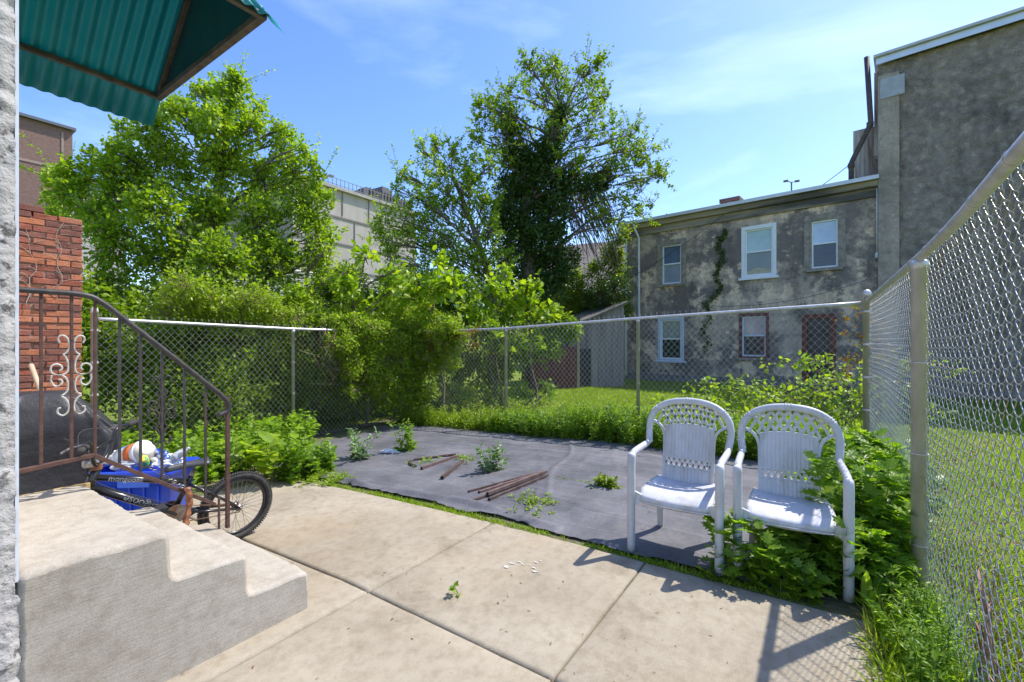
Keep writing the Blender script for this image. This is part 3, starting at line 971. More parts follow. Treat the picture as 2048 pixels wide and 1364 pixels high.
def chainlink(label, A, B, tops, posts, outward, r_wire=0.0022, sides=4, fine=False, name='chain_link_fence', rail_r=0.021, ext=0.0, L=1.80):
    A = Vector(A); B = Vector(B)
    D = (B - A); Ln = D.length; D.normalize()
    fx = empty(name, (A.x, A.y, 0), 0, label, 'fence')
    tp_s = [t[0] for t in tops]; tp_z = [t[1] for t in tops]
    zt = lambda s: float(np.interp(s, tp_s, tp_z))
    n2 = Vector((outward[0], outward[1]))
    loc = lambda s, off, z: Vector((D.x * s + n2.x * off, D.y * s + n2.y * off, z))
    # one wire in (s, off, z)
    hw = PITCH / 2
    hh = 0.096 / 2
    nz_ = int(L / hh)
    base = []
    amp = 0.0062 if fine else 0.0034
    if fine:
        for j in range(nz_ + 1):
            side = j % 2
            x = hw * 1.06 if side else -hw * .06
            z = -j * hh
            sg = 1 if side else -1
            ff = 1 if side else -1
            base += [(x - sg * .0065, ff * amp, z + .0085), (x - sg * .001, ff * amp * .75, z + .003), (x, 0, z), (x - sg * .001, -ff * amp * .75, z - .003), (x - sg * .0065, -ff * amp, z - .0085)]
    else:
        for j in range(nz_ + 1):
            side = j % 2
            x = hw * 1.03 if side else -hw * .03
            base += [(x, amp * (1 if side else -1), -j * hh)]
    base = np.array(base)
    K = int(Ln / hw)
    m = len(base)
    S0 = np.arange(K) * hw
    C = np.zeros((K, m, 3))
    C[..., 0] = S0[:, None] + base[None, :, 0]
    C[..., 1] = base[None, :, 1] * np.where(np.arange(K) % 2 == 1, -1, 1)[:, None]
    C[..., 2] = base[None, :, 2]
    # alternate wires shift by one half pitch so that the bends hook
    alt = (np.arange(K) % 2)[:, None]
    C[..., 0] = S0[:, None] + np.where(alt == 1, hw - base[None, :, 0], base[None, :, 0])
    C[..., 0] += rng.normal(size=(K, 1)) * 0.0015
    S = C[..., 0]
    Z = np.interp(S, tp_s, tp_z) - 0.018 + C[..., 2]
    bow = 0.012 * np.sin(S * 2.1) * np.sin(C[..., 2] * 2.2)
    off = C[..., 1] + rail_r + 0.006 + bow
    W = np.stack([D.x * S + n2.x * off, D.y * S + n2.y * off, Z], -1)
    # tube around
    T = np.empty_like(W); T[:, 1:-1] = W[:, 2:] - W[:, :-2]; T[:, 0] = W[:, 1] - W[:, 0]; T[:, -1] = W[:, -1] - W[:, -2]
    T = nrmz(T)
    nn = np.array([n2.x, n2.y, 0.0]); s1 = nrmz(np.cross(T, nn)); s2 = np.cross(s1, T)
    ring = []
    for k in range(sides):
        a = 2 * PI * (k + .5) / sides
        ring.append(W + r_wire * (s1 * math.cos(a) + s2 * math.sin(a)))
    V = np.stack(ring, 2).reshape(-1, 3)
    f = []
    for i in range(m - 1):
        for k in range(sides):
            k2 = (k + 1) % sides
            f += [i * sides + k, i * sides + k2, (i + 1) * sides + k2, (i + 1) * sides + k]
    f = np.array(f)
    loops = (f[None] + (np.arange(K) * m * sides)[:, None]).ravel()
    me = np_mesh('wire_mesh', V, loops, np.full(K * (m - 1) * sides, 4))
    link_mesh('wire_mesh', me, WIRE, fx)
    # twisted barbs above the rail and selvage
    a_, b_ = [], []
    for k in range(0, K, 2):
        s = k * hw; z = zt(s)
        o_ = rail_r + .006
        base_p = loc(s, o_, z - .02); tp = loc(s, o_, z + .048)
        a_.append(base_p); b_.append(tp)
        for q in (-1, 1):
            a_.append(tp); b_.append(loc(s + q * .010, o_ + .004 * q, z + .068 + .003 * q))
    tubes_np('wire_barbs', [tuple(p) for p in a_], [tuple(p) for p in b_], r_wire * 1.15, r_wire, WIRE, fx, 4)
    # rail
    pts = [loc(s, 0, z) for s, z in zip(np.linspace(0, Ln, 25), [zt(s) for s in np.linspace(0, Ln, 25)])]
    mb = MB(); mb.tube(pts, rail_r, 16); mb.build('top_rail', GALV, fx, True)
    # wire ties on the rail
    tie = MB()
    s = 0.35
    while s < Ln - .1:
        z = zt(s); ptsr = []
        for k in range(13):
            a = 2 * PI * k / 12 * .93
            ptsr.append(loc(s + .006 * (k / 12), (rail_r + .002) * math.cos(a), z + (rail_r + .002) * math.sin(a)))
        ptsr.append(loc(s + .03, rail_r + .012, z - .03)); ptsr.append(loc(s + .022, rail_r + .014, z - .05))
        tie.tube(ptsr, 0.0017, 5)
        s += 0.42 + .05 * math.sin(s * 7)
    tie.build('wire_ties', M('tie_wire', (0.55, 0.53, 0.48), (0.65, 0.63, 0.58), 9, 0.4, 0.6), fx, True)
    for (s, r_, kind) in posts:
        z1 = zt(s); p = loc(s, 0, 0); A3 = Vector((A.x, A.y))
        g = gz(A.x + p.x, A.y + p.y) - .06
        topz = z1 + (0.115 if kind == 'end' else -0.012)
        mb = MB()
        prof = [(r_, g), (r_, topz - .05)]
        if kind == 'end':
            prof += [(r_ * 1.1, topz - .05), (r_ * 1.1, topz - .02), (r_ * .95, topz), (r_ * .6, topz + .018), (0.001, topz + .026)]
        else:
            prof += [(r_ * 1.08, topz - .05), (r_ * 1.08, topz - .012), (r_ * .8, topz + .0), (0.001, topz + .004)]
        mb.lathe([(q, z_) for q, z_ in prof], p, 18)
        po = mb.build('post', GALV, fx, True)
        band = MB()
        zs_ = np.arange(g + .3, z1 - .1, .38) if kind == 'end' else np.arange(g + .35, z1 - .1, .5)
        for zz in zs_:
            h = .012 if kind == 'end' else .002
            band.lathe([(r_ + .001, zz - h), (r_ + .003, zz - h), (r_ + .003, zz + h), (r_ + .001, zz + h)], p, 16)
            if kind == 'end':
                q = loc(s + .0, r_ + .014, zz)
                band.box((q.x, q.y, q.z), (.03, .03, .014))
        band.build('tension_band' if kind == 'end' else 'post_tie', GALV, po)
    return fx


VF = -0.455
UF = 6.66
# right side fence, seen along its length
chainlink('tall galvanised chain link fence running along the right side of the yard beside the chairs', (0.2, VF), (UF, VF),
          [(0, 2.0), (1.5, 1.935), (2.3, 1.88), (UF - .2 - 3.34, 1.865), (UF - .2, 1.875)],
          [(UF - .2, 0.040, 'end'), (3.32 - .2, 0.0375, 'line'), (0.05, 0.0375, 'line')], (0, -1), 0.0018, 6, True, rail_r=0.023)
# back fence
chainlink('galvanised chain link fence across the back of the yard behind the white chairs', (UF, VF + .05), (UF, 7.05),
          [(0, 1.86), (2.69, 1.76), (5.1, 1.65), (7.5, 1.615)],
          [(2.65, 0.027, 'line'), (5.06, 0.027, 'line'), (7.46, 0.034, 'end')], (1, 0), 0.0026, 4)
# left fence
chainlink('galvanised chain link fence on the left in front of the trees behind the stair railing', (UF - .03, 7.05), (1.63, 7.05),
          [(0, 1.615), (2.56, 1.62), (5.0, 1.68)],
          [(2.56, 0.027, 'line'), (4.99, 0.035, 'end')], (0, 1), 0.0026, 4)


# =================================================================== BRICK WALL
def brick_wall():
    bw = empty('brick_wall', (1.54, 7.05, 0), 0, 'old crumbling red brick garden wall behind the covered grill', 'wall')
    bmats = [M('brick_orange', (0.42, 0.13, 0.06), (0.52, 0.20, 0.10), 9, 0.9, bs=.6, bscale=50, bd=.01, c3=(0.22, 0.12, 0.09), c3scale=3, c3lo=.48, c3hi=.75),
             M('brick_red', (0.27, 0.075, 0.045), (0.36, 0.12, 0.07), 9, 0.9, bs=.6, bscale=50, bd=.01, c3=(0.17, 0.10, 0.08), c3scale=3, c3lo=.48, c3hi=.75),
             M('brick_dark', (0.16, 0.06, 0.045), (0.24, 0.10, 0.07), 9, 0.9, bs=.6, bscale=50, bd=.01)]
    mortar = M('old_mortar', (0.22, 0.16, 0.12), (0.34, 0.27, 0.21), 12, 0.95, bs=.5, bscale=60)
    bl, bh, g = 0.205, 0.062, 0.012
    rs = random.Random(5)
    parts = [MB(), MB(), MB()]
    row = 0
    z = -0.3
    while z < 2.98:
        off = 0 if row % 2 else bl / 2
        x = 0.0
        first = True
        while x > -2.6:
            l = (bl / 2 if (row % 2 == 0 and first) else bl)
            cx = x - l / 2
            first = False
            top = 2.845 + 0.01 * math.sin(cx * 9)
            if cx < -.30: top = 2.93 + .04 * math.sin(cx * 5)
            if -.30 < cx < -.14: top = 2.80
            if z + bh < top + .02:
                mb = parts[rs.choices((0, 1, 2), (5, 5, 4))[0]]
                loose = max(0, z - 2.75) * 8
                rot = Matrix.Rotation(rs.gauss(0, .008 + .04 * loose), 3, 'Z') @ Matrix.Rotation(rs.gauss(0, .006 + .03 * loose), 3, 'Y')
                c = Vector((cx, .11 + rs.gauss(0, .005), z + bh / 2))
                sx, sy, sz = l - g * rs.uniform(.7, 1.5), .22, bh - g * rs.uniform(.0, .5) * .3
                n0 = len(mb.v)
                mb.box(c, (sx, sy, sz), rot)
                for k in range(n0, len(mb.v)):
                    p = mb.v[k]; mb.v[k] = (p[0] + rs.gauss(0, .003), p[1] + rs.gauss(0, .003), p[2] + rs.gauss(0, .002))
            x -= l
        z += bh + g * .75
        row += 1
    # bricks are the surface pattern of this wall: one mesh, three brick colours
    allm = MB(); idx = []
    for i, p in enumerate(parts):
        allm.add(p.v, p.f); idx += [i] * len(p.f)
    me = bpy.data.meshes.new('bricks'); me.from_pydata(allm.v, [], allm.f)
    for m_ in bmats: me.materials.append(m_)
    me.polygons.foreach_set('material_index', idx)
    o = bpy.data.objects.new('brickwork', me); col.objects.link(o); o.parent = bw
    bv = o.modifiers.new('b', 'BEVEL'); bv.width = .006; bv.segments = 2
    mb = MB(); mb.box((-1.32, .115, 1.22), (2.6, .20, 3.1)); mb.build('mortar', mortar, bw)
    # dead vine stems clinging to the bricks
    rs = random.Random(11)
    for (bx, z0, z1) in ((-.42, 1.75, 2.62), (-.20, 1.9, 2.75), (-.62, 1.7, 2.3)):
        mb = MB()
        pts = [Vector((bx + .10 * mnoise.noise((k * .45, bx * 9, 0)) + .02 * rs.uniform(-1, 1), -.008, z0 + (z1 - z0) * k / 10)) for k in range(11)]
        mb.tube(pts, [.0042 - .0003 * k for k in range(11)], 5)
        for k in range(2, 10):
            a = pts[k]; sd_ = rs.choice((-1, 1))
            mb.tube([a, a + Vector((sd_ * .05, -.006, .03 + .03 * rs.random())), a + Vector((sd_ * (.09 + .07 * rs.random()), 0, .10 * rs.random() + .02))], [.003, .002, .001], 4)
        mb.build('dead_vine', M('dead_vine', (0.42, 0.33, 0.25), (0.55, 0.45, 0.36), 20, 0.9), bw, True)


brick_wall()


# =================================================================== PLASTIC CHAIRS
def make_chair(label):
    ch = empty('garden_chair', (0, 0, 0), 0, label, 'chair', 'white plastic garden chairs')
    yb = lambda t: -.165 - (t - .42) * .20            # back plane
    def ribbon(mb, pts, w_, th=.012, dy=0.0):
        # flat strip following 2d points (s, t) on the back plane
        n = len(pts); vs = []
        for i, (s, t) in enumerate(pts):
            p0 = pts[max(i - 1, 0)]; p1 = pts[min(i + 1, n - 1)]
            tx, tz = p1[0] - p0[0], p1[1] - p0[1]; l = math.hypot(tx, tz) or 1
            nx, nz_ = -tz / l, tx / l
            for q, e in ((1, 1), (-1, 1), (-1, -1), (1, -1)):
                a, b_ = s + nx * q * w_ / 2, t + nz_ * q * w_ / 2
                vs.append((a, yb(b_) + e * th / 2 + dy, b_))
        fs = []
        for i in range(n - 1):
            for k in range(4):
                k2 = (k + 1) % 4
                fs.append((i * 4 + k, i * 4 + k2, (i + 1) * 4 + k2, (i + 1) * 4 + k))
        fs.append((3, 2, 1, 0)); fs.append(tuple((n - 1) * 4 + k for k in range(4)))
        mb.add(vs, fs)

    def arch(th):     # centre line of the big hoop, th 0..pi
        c, s_ = math.cos(th), math.sin(th)
        ex = 2 / 2.35
        return (.277 * math.copysign(abs(c) ** ex, c), .765 + .205 * abs(s_) ** ex)
    hoop = [arch(PI * k / 40) for k in range(41)]
    right = [(.266, .655), (.270, .69), (.276, .73)]
    full = right + hoop + [(-a, b_) for a, b_ in reversed(right)]
    mb = MB()
    mb.tube([Vector((s, yb(t) * .9 - (.0 if t > .7 else -.02), t)) for s, t in full], .0235, 12, flat=.8)
    # two raised joints and small bands
    bf = mb.build('back_frame', PLASTIC, ch, True)
    mb = MB()
    for k in (20, 8, 32):
        s, t = hoop[k]; s2, t2 = hoop[k + 1]
        d = Vector((s2 - s, 0, t2 - t)).normalized()
        for q in (-.017, 0, .017):
            c = Vector((s, yb(t) * .9, t)) + d * q
            ring = []
            nrm = Vector((-d.z, 0, d.x))
            for a in range(14):
                an = 2 * PI * a / 14
                ring.append(c + nrm * math.cos(an) * .0245 + Vector((0, 1, 0)) * math.sin(an) * .021)
            mb.tube(ring, .003, 5, closed=True)
    mb.build('joint_band', PLASTIC, ch, True)
    # backrest: panel + lattices
    mb = MB()
    hwid = .168
    top = lambda s: .802 - .85 * s * s
    ns = 29
    def strip(t0f, t1f):
        vs = []; fs = []
        for i in range(ns * 2 - 1):
            s = -hwid + 2 * hwid * i / (ns * 2 - 2)
            gr = .0035 if (i % 4 == 0) else 0
            t0, t1 = t0f(s), t1f(s)
            for t in (t0, t1):
                y = yb(t) + .10 * s * s * 4 * .12
                vs += [(s, y + .006 - gr, t), (s, y - .006, t)]
        n = ns * 2 - 1
        for i in range(n - 1):
            a, b_ = i * 4, (i + 1) * 4
            fs += [(a, b_, b_ + 2, a + 2), (a + 1, a + 3, b_ + 3, b_ + 1), (a, a + 1, b_ + 1, b_), (a + 2, b_ + 2, b_ + 3, a + 3)]
        fs += [(0, 2, 3, 1), ((n - 1) * 4, (n - 1) * 4 + 1, (n - 1) * 4 + 3, (n - 1) * 4 + 2)]
        mb.add(vs, fs)
    strip(lambda s: .40, lambda s: .497)
    strip(lambda s: .565, top)
    # diamond band
    n = 9
    for k in range(-1, n + 1):
        x0 = -hwid + 2 * hwid * (k) / n
        for sg in (1, -1):
            a = (x0 if sg > 0 else x0 + 2 * hwid / n * 1.0, .492)
            b_ = (a[0] + sg * 2 * hwid / n * 1.25, .570)
            a2 = (max(-hwid, min(hwid, a[0])), a[1]); b2 = (max(-hwid, min(hwid, b_[0])), b_[1])
            if abs(a2[0] - b2[0]) < .012: continue
            ribbon(mb, [a2, b2], .0115, .010)
    ribbon(mb, [(-hwid + .006, .49), (-hwid + .006, .575)], .012); ribbon(mb, [(hwid - .006, .49), (hwid - .006, .575)], .012)
    ribbon(mb, [(-hwid, .505), (hwid, .505)], .010, .014); ribbon(mb, [(-hwid, .562), (hwid, .562)], .010, .014)
    # side rails that flare out to the hoop
    for sg in (1, -1):
        fl = [(sg * .162, .41), (sg * .166, .55), (sg * .168, .66), (sg * .172, .715), (sg * .190, .762), (sg * .222, .792), (sg * .262, .812)]
        cc = [(p.x, p.z) for p in curve_pts([Vector((a, 0, b_)) for a, b_ in fl], 24)]
        ribbon(mb, cc, .017, .020)
    # fan lattice: ribbons leaving the panel top and curving to the hoop, both ways
    ib = lambda s: (.765 + .186 * (max(0, 1 - (abs(s) / .262) ** 2.35)) ** (1 / 2.35))
    lo = lambda s: top(s) if abs(s) < .165 else (.778 + (abs(s) - .165) * .33)
    for sg in (1, -1):
        for k in range(10):
            s0 = -.225 + .45 * k / 9
            s0 = sg * s0
            s1 = s0 * .98 + sg * .085
            if abs(s1) > .255: continue
            pts = []
            for q in range(9):
                t = q / 8
                s = s0 + (s1 - s0) * (t ** 1.35)
                pts.append((s, lo(s0) - .004 + (ib(s1) + .008 - lo(s0)) * t))
            ribbon(mb, pts, .0165, .010)
    ribbon(mb, [(s, top(s)) for s in np.linspace(-.172, .172, 17)], .012, .015)
    mb.build('backrest', PLASTIC, ch)
    # seat with dished top, front roll and apron
    V = []; F = []
    nx, ny = 25, 19
    for i in range(nx):
        a = -1 + 2 * i / (nx - 1)
        for j in range(ny):
            b_ = j / (ny - 1)
            w_ = .200 + .032 * b_
            corner = max(0, abs(a) - .86) / .14
            y = -.175 + .405 * b_ - .035 * corner ** 2 * (b_ > .8) * (b_ - .8) * 5
            y += .018 * (1 - a * a) * b_ ** 3
            z = .398 + .022 * a * a * (1 - .6 * b_) + .012 * math.sin(b_ * PI * .9 + .5) - .030 * max(0, b_ - .86) / .14
            V.append((a * w_, y, z))
    for i in range(nx - 1):
        for j in range(ny - 1):
            F.append((i * ny + j, (i + 1) * ny + j, (i + 1) * ny + j + 1, i * ny + j + 1))
    # apron
    ring = [(i, ny - 1) for i in range(nx)] + [(nx - 1, j) for j in range(ny - 2, -1, -1)]
    ring = [(0, j) for j in range(0, ny - 1)] + ring
    b0 = len(V)
    for i, j in ring:
        p = V[i * ny + j]; V.append((p[0] * .985, p[1] - .006, p[2] - .038))
    for k in range(len(ring) - 1):
        F.append((ring[k][0] * ny + ring[k][1], ring[k + 1][0] * ny + ring[k + 1][1], b0 + k + 1, b0 + k))
    me = bpy.data.meshes.new('seat'); me.from_pydata(V, [], F)
    bm = bmesh.new(); bm.from_mesh(me); bmesh.ops.recalc_face_normals(bm, faces=bm.faces); bm.to_mesh(me); bm.free()
    smooth_mesh(me)
    o = link_mesh('seat', me, PLASTIC, ch)
    md = o.modifiers.new('t', 'SOLIDIFY'); md.thickness = .006; md.offset = -1
    # edge wrap lines on the seat front
    mb = MB()
    for a in (-.09, .09):
        for q in (-.012, -.004, .004, .012):
            mb.box((a + q, .243, .362), (.005, .006, .034))
    mb.tube([Vector((a, .238 + .018 * (1 - (a / .225) ** 2) + .002, .345)) for a in np.linspace(-.225, .225, 13)], .0035, 6)
    mb.build('edge_wrap', PLASTIC, ch)
    for sg in (1, -1):
        # armrest: from the hoop foot forward, then the front leg
        pts = curve_pts([Vector((sg * .268, -.175, .668)), Vector((sg * .270, -.12, .658)), Vector((sg * .272, .04, .655)), Vector((sg * .272, .17, .650)), Vector((sg * .272, .212, .628))], 20)
        mb = MB(); mb.tube(pts, [.021] * 6 + [.024] * (len(pts) - 6), 12, flat=.85); mb.build('armrest', PLASTIC, ch, True)
        pts = curve_pts([Vector((sg * .272, .206, .638)), Vector((sg * .272, .225, .60)), Vector((sg * .271, .232, .30)), Vector((sg * .270, .238, 0))], 16)
        mb = MB(); mb.tube(pts, [.0245, .025, .0255] + [.026] * (len(pts) - 3), 12); mb.build('leg', PLASTIC, ch, True)
        # side bracket between the seat and the front leg
        mb = MB(); mb.prism([(sg * .205, .20, .385), (sg * .262, .215, .41), (sg * .262, .215, .30), (sg * .205, .20, .345)], (0, .018, 0))
        mb.prism([(sg * .20, -.14, .40), (sg * .212, -.14, .36), (sg * .225, .2, .33), (sg * .225, .2, .385)], (sg * .008, 0, 0))
        mb.build('bracket', PLASTIC, ch, bevel=.003)
        mb = MB()
        t0 = Vector((sg * .185, -.150, .395)); t1 = Vector((sg * .215, -.285, 0))
        vs = []
        for c, wx, wy in ((t0, .03, .028), (t1, .02, .017)):
            vs += [c + Vector((-wx, -wy, 0)), c + Vector((wx, -wy, 0)), c + Vector((wx, wy, 0)), c + Vector((-wx, wy, 0))]
        mb.add(vs, [(0, 1, 2, 3), (7, 6, 5, 4), (0, 4, 5, 1), (1, 5, 6, 2), (2, 6, 7, 3), (3, 7, 4, 0)])
        mb.build('leg', PLASTIC, ch, bevel=.005)
    return ch


def copy_tree(o, parent=None):
    c = o.copy(); col.objects.link(c); c.parent = parent
    for x in list(o.children): copy_tree(x, c)
    return c


chair1 = make_chair('left white plastic chair, its legs clear of weeds on the black fabric')
chair2 = copy_tree(chair1)
chair2['label'] = 'right white plastic chair, its legs overgrown by green weeds beside the fence'
chair1.location = (3.19, 0.775, 0.005); chair1.rotation_euler = (0, 0, R(90) + R(1))
chair2.location = (3.275, 0.155, 0.0); chair2.rotation_euler = (0, 0, R(90) + R(4))


# =================================================================== NEIGHBOUR HOUSE + TALL BUILDING
P0 = P(1757, 685, 12.8)
VPX = -15
_d = Vector(((VPX - 1024) / FPX, 1.0)).normalized()      # camera-frame direction leftwards-away
FD = Vector((SA * _d.x + CA * _d.y, -CA * _d.x + SA * _d.y, 0)).normalized()   # world, from the right corner to the left corner
FN = Vector((FD.y, -FD.x, 0))
if FN.dot(Vector((1, 0, 0))) > 0: FN = -FN                # faces the yard


def fac_t(x):
    """distance along the facade (from P0) seen at photo column x"""
    r = (x - 1024) / FPX
    # camera-frame P0 + t d
    X0, Y0 = (1757 - 1024) / FPX * 12.8, 12.8
    return (r * Y0 - X0) / (_d.x - r * _d.y)


def fac_z(x, y):
    t = fac_t(x); Y = 12.8 + t * _d.y
    return CH - (y - HY) / FPX * Y


def facade_empty(name, label, cat):
    e = empty(name, (P0.x, P0.y, 0), math.atan2(-FN.x, FN.y), label, cat)
    # local x = along the facade?  build matrix explicitly: local X = FD, local Y = FN
    e.rotation_euler = Matrix(((FD.x, FN.x, 0), (FD.y, FN.y, 0), (0, 0, 1))).to_euler()
    return e


def glass_mat(name, c, rough=0.06):
    return M(name, c, tuple(min(1, k * 1.2 + .01) for k in c), 3, rough, spec=0.6)


def house():
    det = FD.x * FN.y - FD.y * FN.x
    sx = 1 if det > 0 else -1      # keep a right-handed local frame
    e = empty('row_house', (P0.x, P0.y, 0), 0, 'two storey old house with mouldy grey and tan stucco beyond the back fence', 'house')
    ang = math.atan2(FD.y, FD.x)
    e.rotation_euler = (0, 0, ang)
    # local x = FD, local y = rotate90(FD); facade outward = fy * local y
    ly = Vector((-FD.y, FD.x, 0)); fy = 1 if ly.dot(FN) > 0 else -1
    T = fac_t(1250)
    H = 6.05
    DEP = 7.0

    class Loc:
        pass
    # openings (x0, y0, x1, y1) in photo pixels
    wins = [('w1', 1322, 487, 1365, 569), ('w2', 1483, 450, 1553, 554), ('w3', 1619, 436, 1680, 537),
            ('w4', 1316, 634, 1368, 721), ('w5', 1478, 626, 1538, 716), ('door', 1604, 628, 1672, 768)]
    rects = []
    for n_, x0, y0, x1, y1 in wins:
        ta, tb = fac_t(x0), fac_t(x1)
        xc = (x0 + x1) / 2
        rects.append((n_, min(ta, tb), max(ta, tb), fac_z(xc, y1), fac_z(xc, y0)))
    # wall mesh with real openings: grid cut at opening edges
    xs = sorted(set([0, T] + [r[1] for r in rects] + [r[2] for r in rects]))
    zs = sorted(set([-.3, H] + [r[3] for r in rects] + [r[4] for r in rects]))
    mb = MB()
    for i in range(len(xs) - 1):
        for j in range(len(zs) - 1):
            cx, cz = (xs[i] + xs[i + 1]) / 2, (zs[j] + zs[j + 1]) / 2
            if any(r[1] < cx < r[2] and r[3] < cz < r[4] for r in rects): continue
            mb.add([(xs[i], 0, zs[j]), (xs[i + 1], 0, zs[j]), (xs[i + 1], 0, zs[j + 1]), (xs[i], 0, zs[j + 1])], [(0, 1, 2, 3)])
    for r in rects:
        d = -fy * .16
        a, b_, c, dd = (r[1], r[3]), (r[2], r[3]), (r[2], r[4]), (r[1], r[4])
        for p, q in ((a, b_), (b_, c), (c, dd), (dd, a)):
            mb.add([(p[0], 0, p[1]), (q[0], 0, q[1]), (q[0], d, q[1]), (p[0], d, p[1])], [(0, 1, 2, 3)])
        mb.add([(a[0], d, a[1]), (b_[0], d, b_[1]), (c[0], d, c[1]), (dd[0], d, dd[1])], [(0, 1, 2, 3)])
    mb.add([(T, 0, -.3), (T, -fy * DEP, -.3), (T, -fy * DEP, H), (T, 0, H)], [(0, 1, 2, 3)])
    mb.add([(0, -fy * DEP, -.3), (T, -fy * DEP, -.3), (T, -fy * DEP, H), (0, -fy * DEP, H)], [(0, 1, 2, 3)])
    mb.add([(0, 0, -.3), (0, -fy * DEP, -.3), (0, -fy * DEP, H), (0, 0, H)], [(0, 1, 2, 3)])
    mb.build('wall', HOUSE_STUCCO, e)
    Y = lambda q: fy * q
    bx = lambda m_, x0, x1, y0, y1, z0, z1: m_.box(((x0 + x1) / 2, (Y(y0) + Y(y1)) / 2, (z0 + z1) / 2), (abs(x1 - x0), abs(y1 - y0), abs(z1 - z0)))
    wood = M('weathered_cornice_wood', (0.30, 0.25, 0.185), (0.42, 0.35, 0.26), 6, 0.9, stretch=(.15, 1, 1), bs=.5, bscale=20, c3=(0.09, 0.08, 0.07), c3scale=1.5, c3lo=.48, c3hi=.62)
    mb = MB(); bx(mb, -.0, T + .02, 0.003, .07, H - .52, H - .40); mb.build('cornice', wood, e, bevel=.01)
    mb = MB(); bx(mb, -.0, T + .04, 0.003, .16, H - .26, H - .06); mb.build('cornice', wood, e, bevel=.02)
    mb = MB(); bx(mb, -.0, T + .03, 0.003, .035, H - .40, H - .26); mb.build('frieze', wood, e)
    mb = MB(); bx(mb, -.02, T + .08, .27, -DEP - .1, H - .06, H + .005); mb.build('roof', M('roof_membrane', (0.40, 0.42, 0.44), (0.5, 0.52, 0.54), 3, 0.7), e)
    mb = MB(); bx(mb, -.02, T + .09, .27, .30, H - .08, H + .03); mb.build('drip_edge', M('aluminium_edge', (0.55, 0.57, 0.6), (0.62, 0.64, 0.67), 5, 0.5, 0.3), e)
    # chimney
    tc_ = fac_t(1457)
    ch = MB(); ch.box((tc_ + .5, Y(-2.2), H + .42), (.62, .5, .84)); ch.box((tc_ + .5, Y(-2.2), H + .78), (.72, .6, .14))
    ch.build('chimney', brick_mat('chimney_brick', (0.20, 0.09, 0.07), (0.14, 0.07, 0.06), (0.2, 0.18, 0.16), 3.2), e)
    # windows
    wt = M('white_window_paint', (0.72, 0.74, 0.76), (0.80, 0.81, 0.82), 8, 0.5)
    gt = M('grey_weathered_frame', (0.20, 0.17, 0.14), (0.36, 0.31, 0.26), 8, 0.9, bs=.4, bscale=30)
    rt = M('red_brown_paint', (0.13, 0.04, 0.028), (0.19, 0.06, 0.042), 8, 0.75)
    bl = M('pale_blue_paint', (0.48, 0.56, 0.68), (0.58, 0.65, 0.75), 8, 0.6)
    spec = {'w1': (gt, wt, .05, (0.10, 0.14, 0.22), (0.26, 0.29, 0.36)), 'w2': (wt, wt, .11, (0.36, 0.47, 0.47), (0.16, 0.18, 0.17)),
            'w3': (gt, wt, .05, (0.42, 0.50, 0.62), (0.05, 0.055, 0.075)), 'w4': (bl, wt, .10, (0.30, 0.32, 0.27), (0.025, 0.05, 0.04)),
            'w5': (rt, bl, .09, (0.42, 0.36, 0.36), (0.06, 0.06, 0.07))}
    for n_, x0, x1, z0, z1 in rects:
        if n_ == 'door': continue
        tr, sash, tw, cu, cl = spec[n_]
        w_ = MB()
        # outer trim standing 2-4 cm proud of the wall, butted at the corners
        bx(w_, x0, x0 + tw, -.10, .03, z0, z1); bx(w_, x1 - tw, x1, -.10, .03, z0, z1)
        bx(w_, x0 + tw, x1 - tw, -.10, .03, z1 - tw * 1.1, z1); bx(w_, x0 + tw, x1 - tw, -.10, .03, z0, z0 + tw * .6)
        wo = w_.build('window', tr, e, bevel=.005)
        if n_ in ('w1', 'w3'):
            w2 = MB()
            for (a, b_, c, d) in ((x0 - .14, x0 - .003, z0 - .02, z1 + .14), (x1 + .003, x1 + .14, z0 - .02, z1 + .14)):
                bx(w2, a, b_, .002, .035, c, d)
            bx(w2, x0 - .003, x1 + .003, .002, .035, z1 + .003, z1 + .14)
            w2.build('casing', gt, wo, bevel=.006)
        s_ = MB(); sw = .045
        a0, a1, c0, c1 = x0 + tw + .002, x1 - tw - .002, z0 + tw * .6 + .002, z1 - tw * 1.1 - .002
        mid = (c0 + c1) / 2 + .02
        bx(s_, a0, a0 + sw, -.09, -.02, c0, c1); bx(s_, a1 - sw, a1, -.09, -.02, c0, c1)
        bx(s_, a0 + sw, a1 - sw, -.09, -.02, c1 - sw, c1); bx(s_, a0 + sw, a1 - sw, -.09, -.02, c0, c0 + sw)
        bx(s_, a0 + sw, a1 - sw, -.09, -.02, mid - .025, mid + .025)
        s_.build('sash', sash, wo, bevel=.004)
        g1 = MB(); bx(g1, a0 + sw, a1 - sw, -.075, -.065, mid + .025, c1 - sw); g1.build('pane', glass_mat('pane_' + n_ + 'u', cu), wo)
        g1 = MB(); bx(g1, a0 + sw, a1 - sw, -.075, -.065, c0 + sw, mid - .025); g1.build('pane', glass_mat('pane_' + n_ + 'l', cl), wo)
        if n_ == 'w3':
            lou = MB()
            for q in range(7):
                zz = c0 + sw + .04 + q * .08
                bx(lou, a0 + sw + .01, a1 - sw - .01, -.063, -.058, zz, zz + .012)
            lou.build('blind', M('grey_blind', (0.12, 0.12, 0.14)), wo)
        if n_ == 'w2':
            cur = MB(); zz = c0 + sw
            cur.prism([(a0 + sw, Y(-.060), zz), (a1 - sw, Y(-.060), zz), (a1 - sw, Y(-.060), zz + .10), ((a0 + a1) / 2 + .05, Y(-.060), zz + .22), (a0 + sw, Y(-.060), zz + .12)], (0, Y(.004), 0))
            cur.build('curtain', M('tan_curtain', (0.40, 0.34, 0.24), (0.5, 0.44, 0.34), 12, .8), wo)
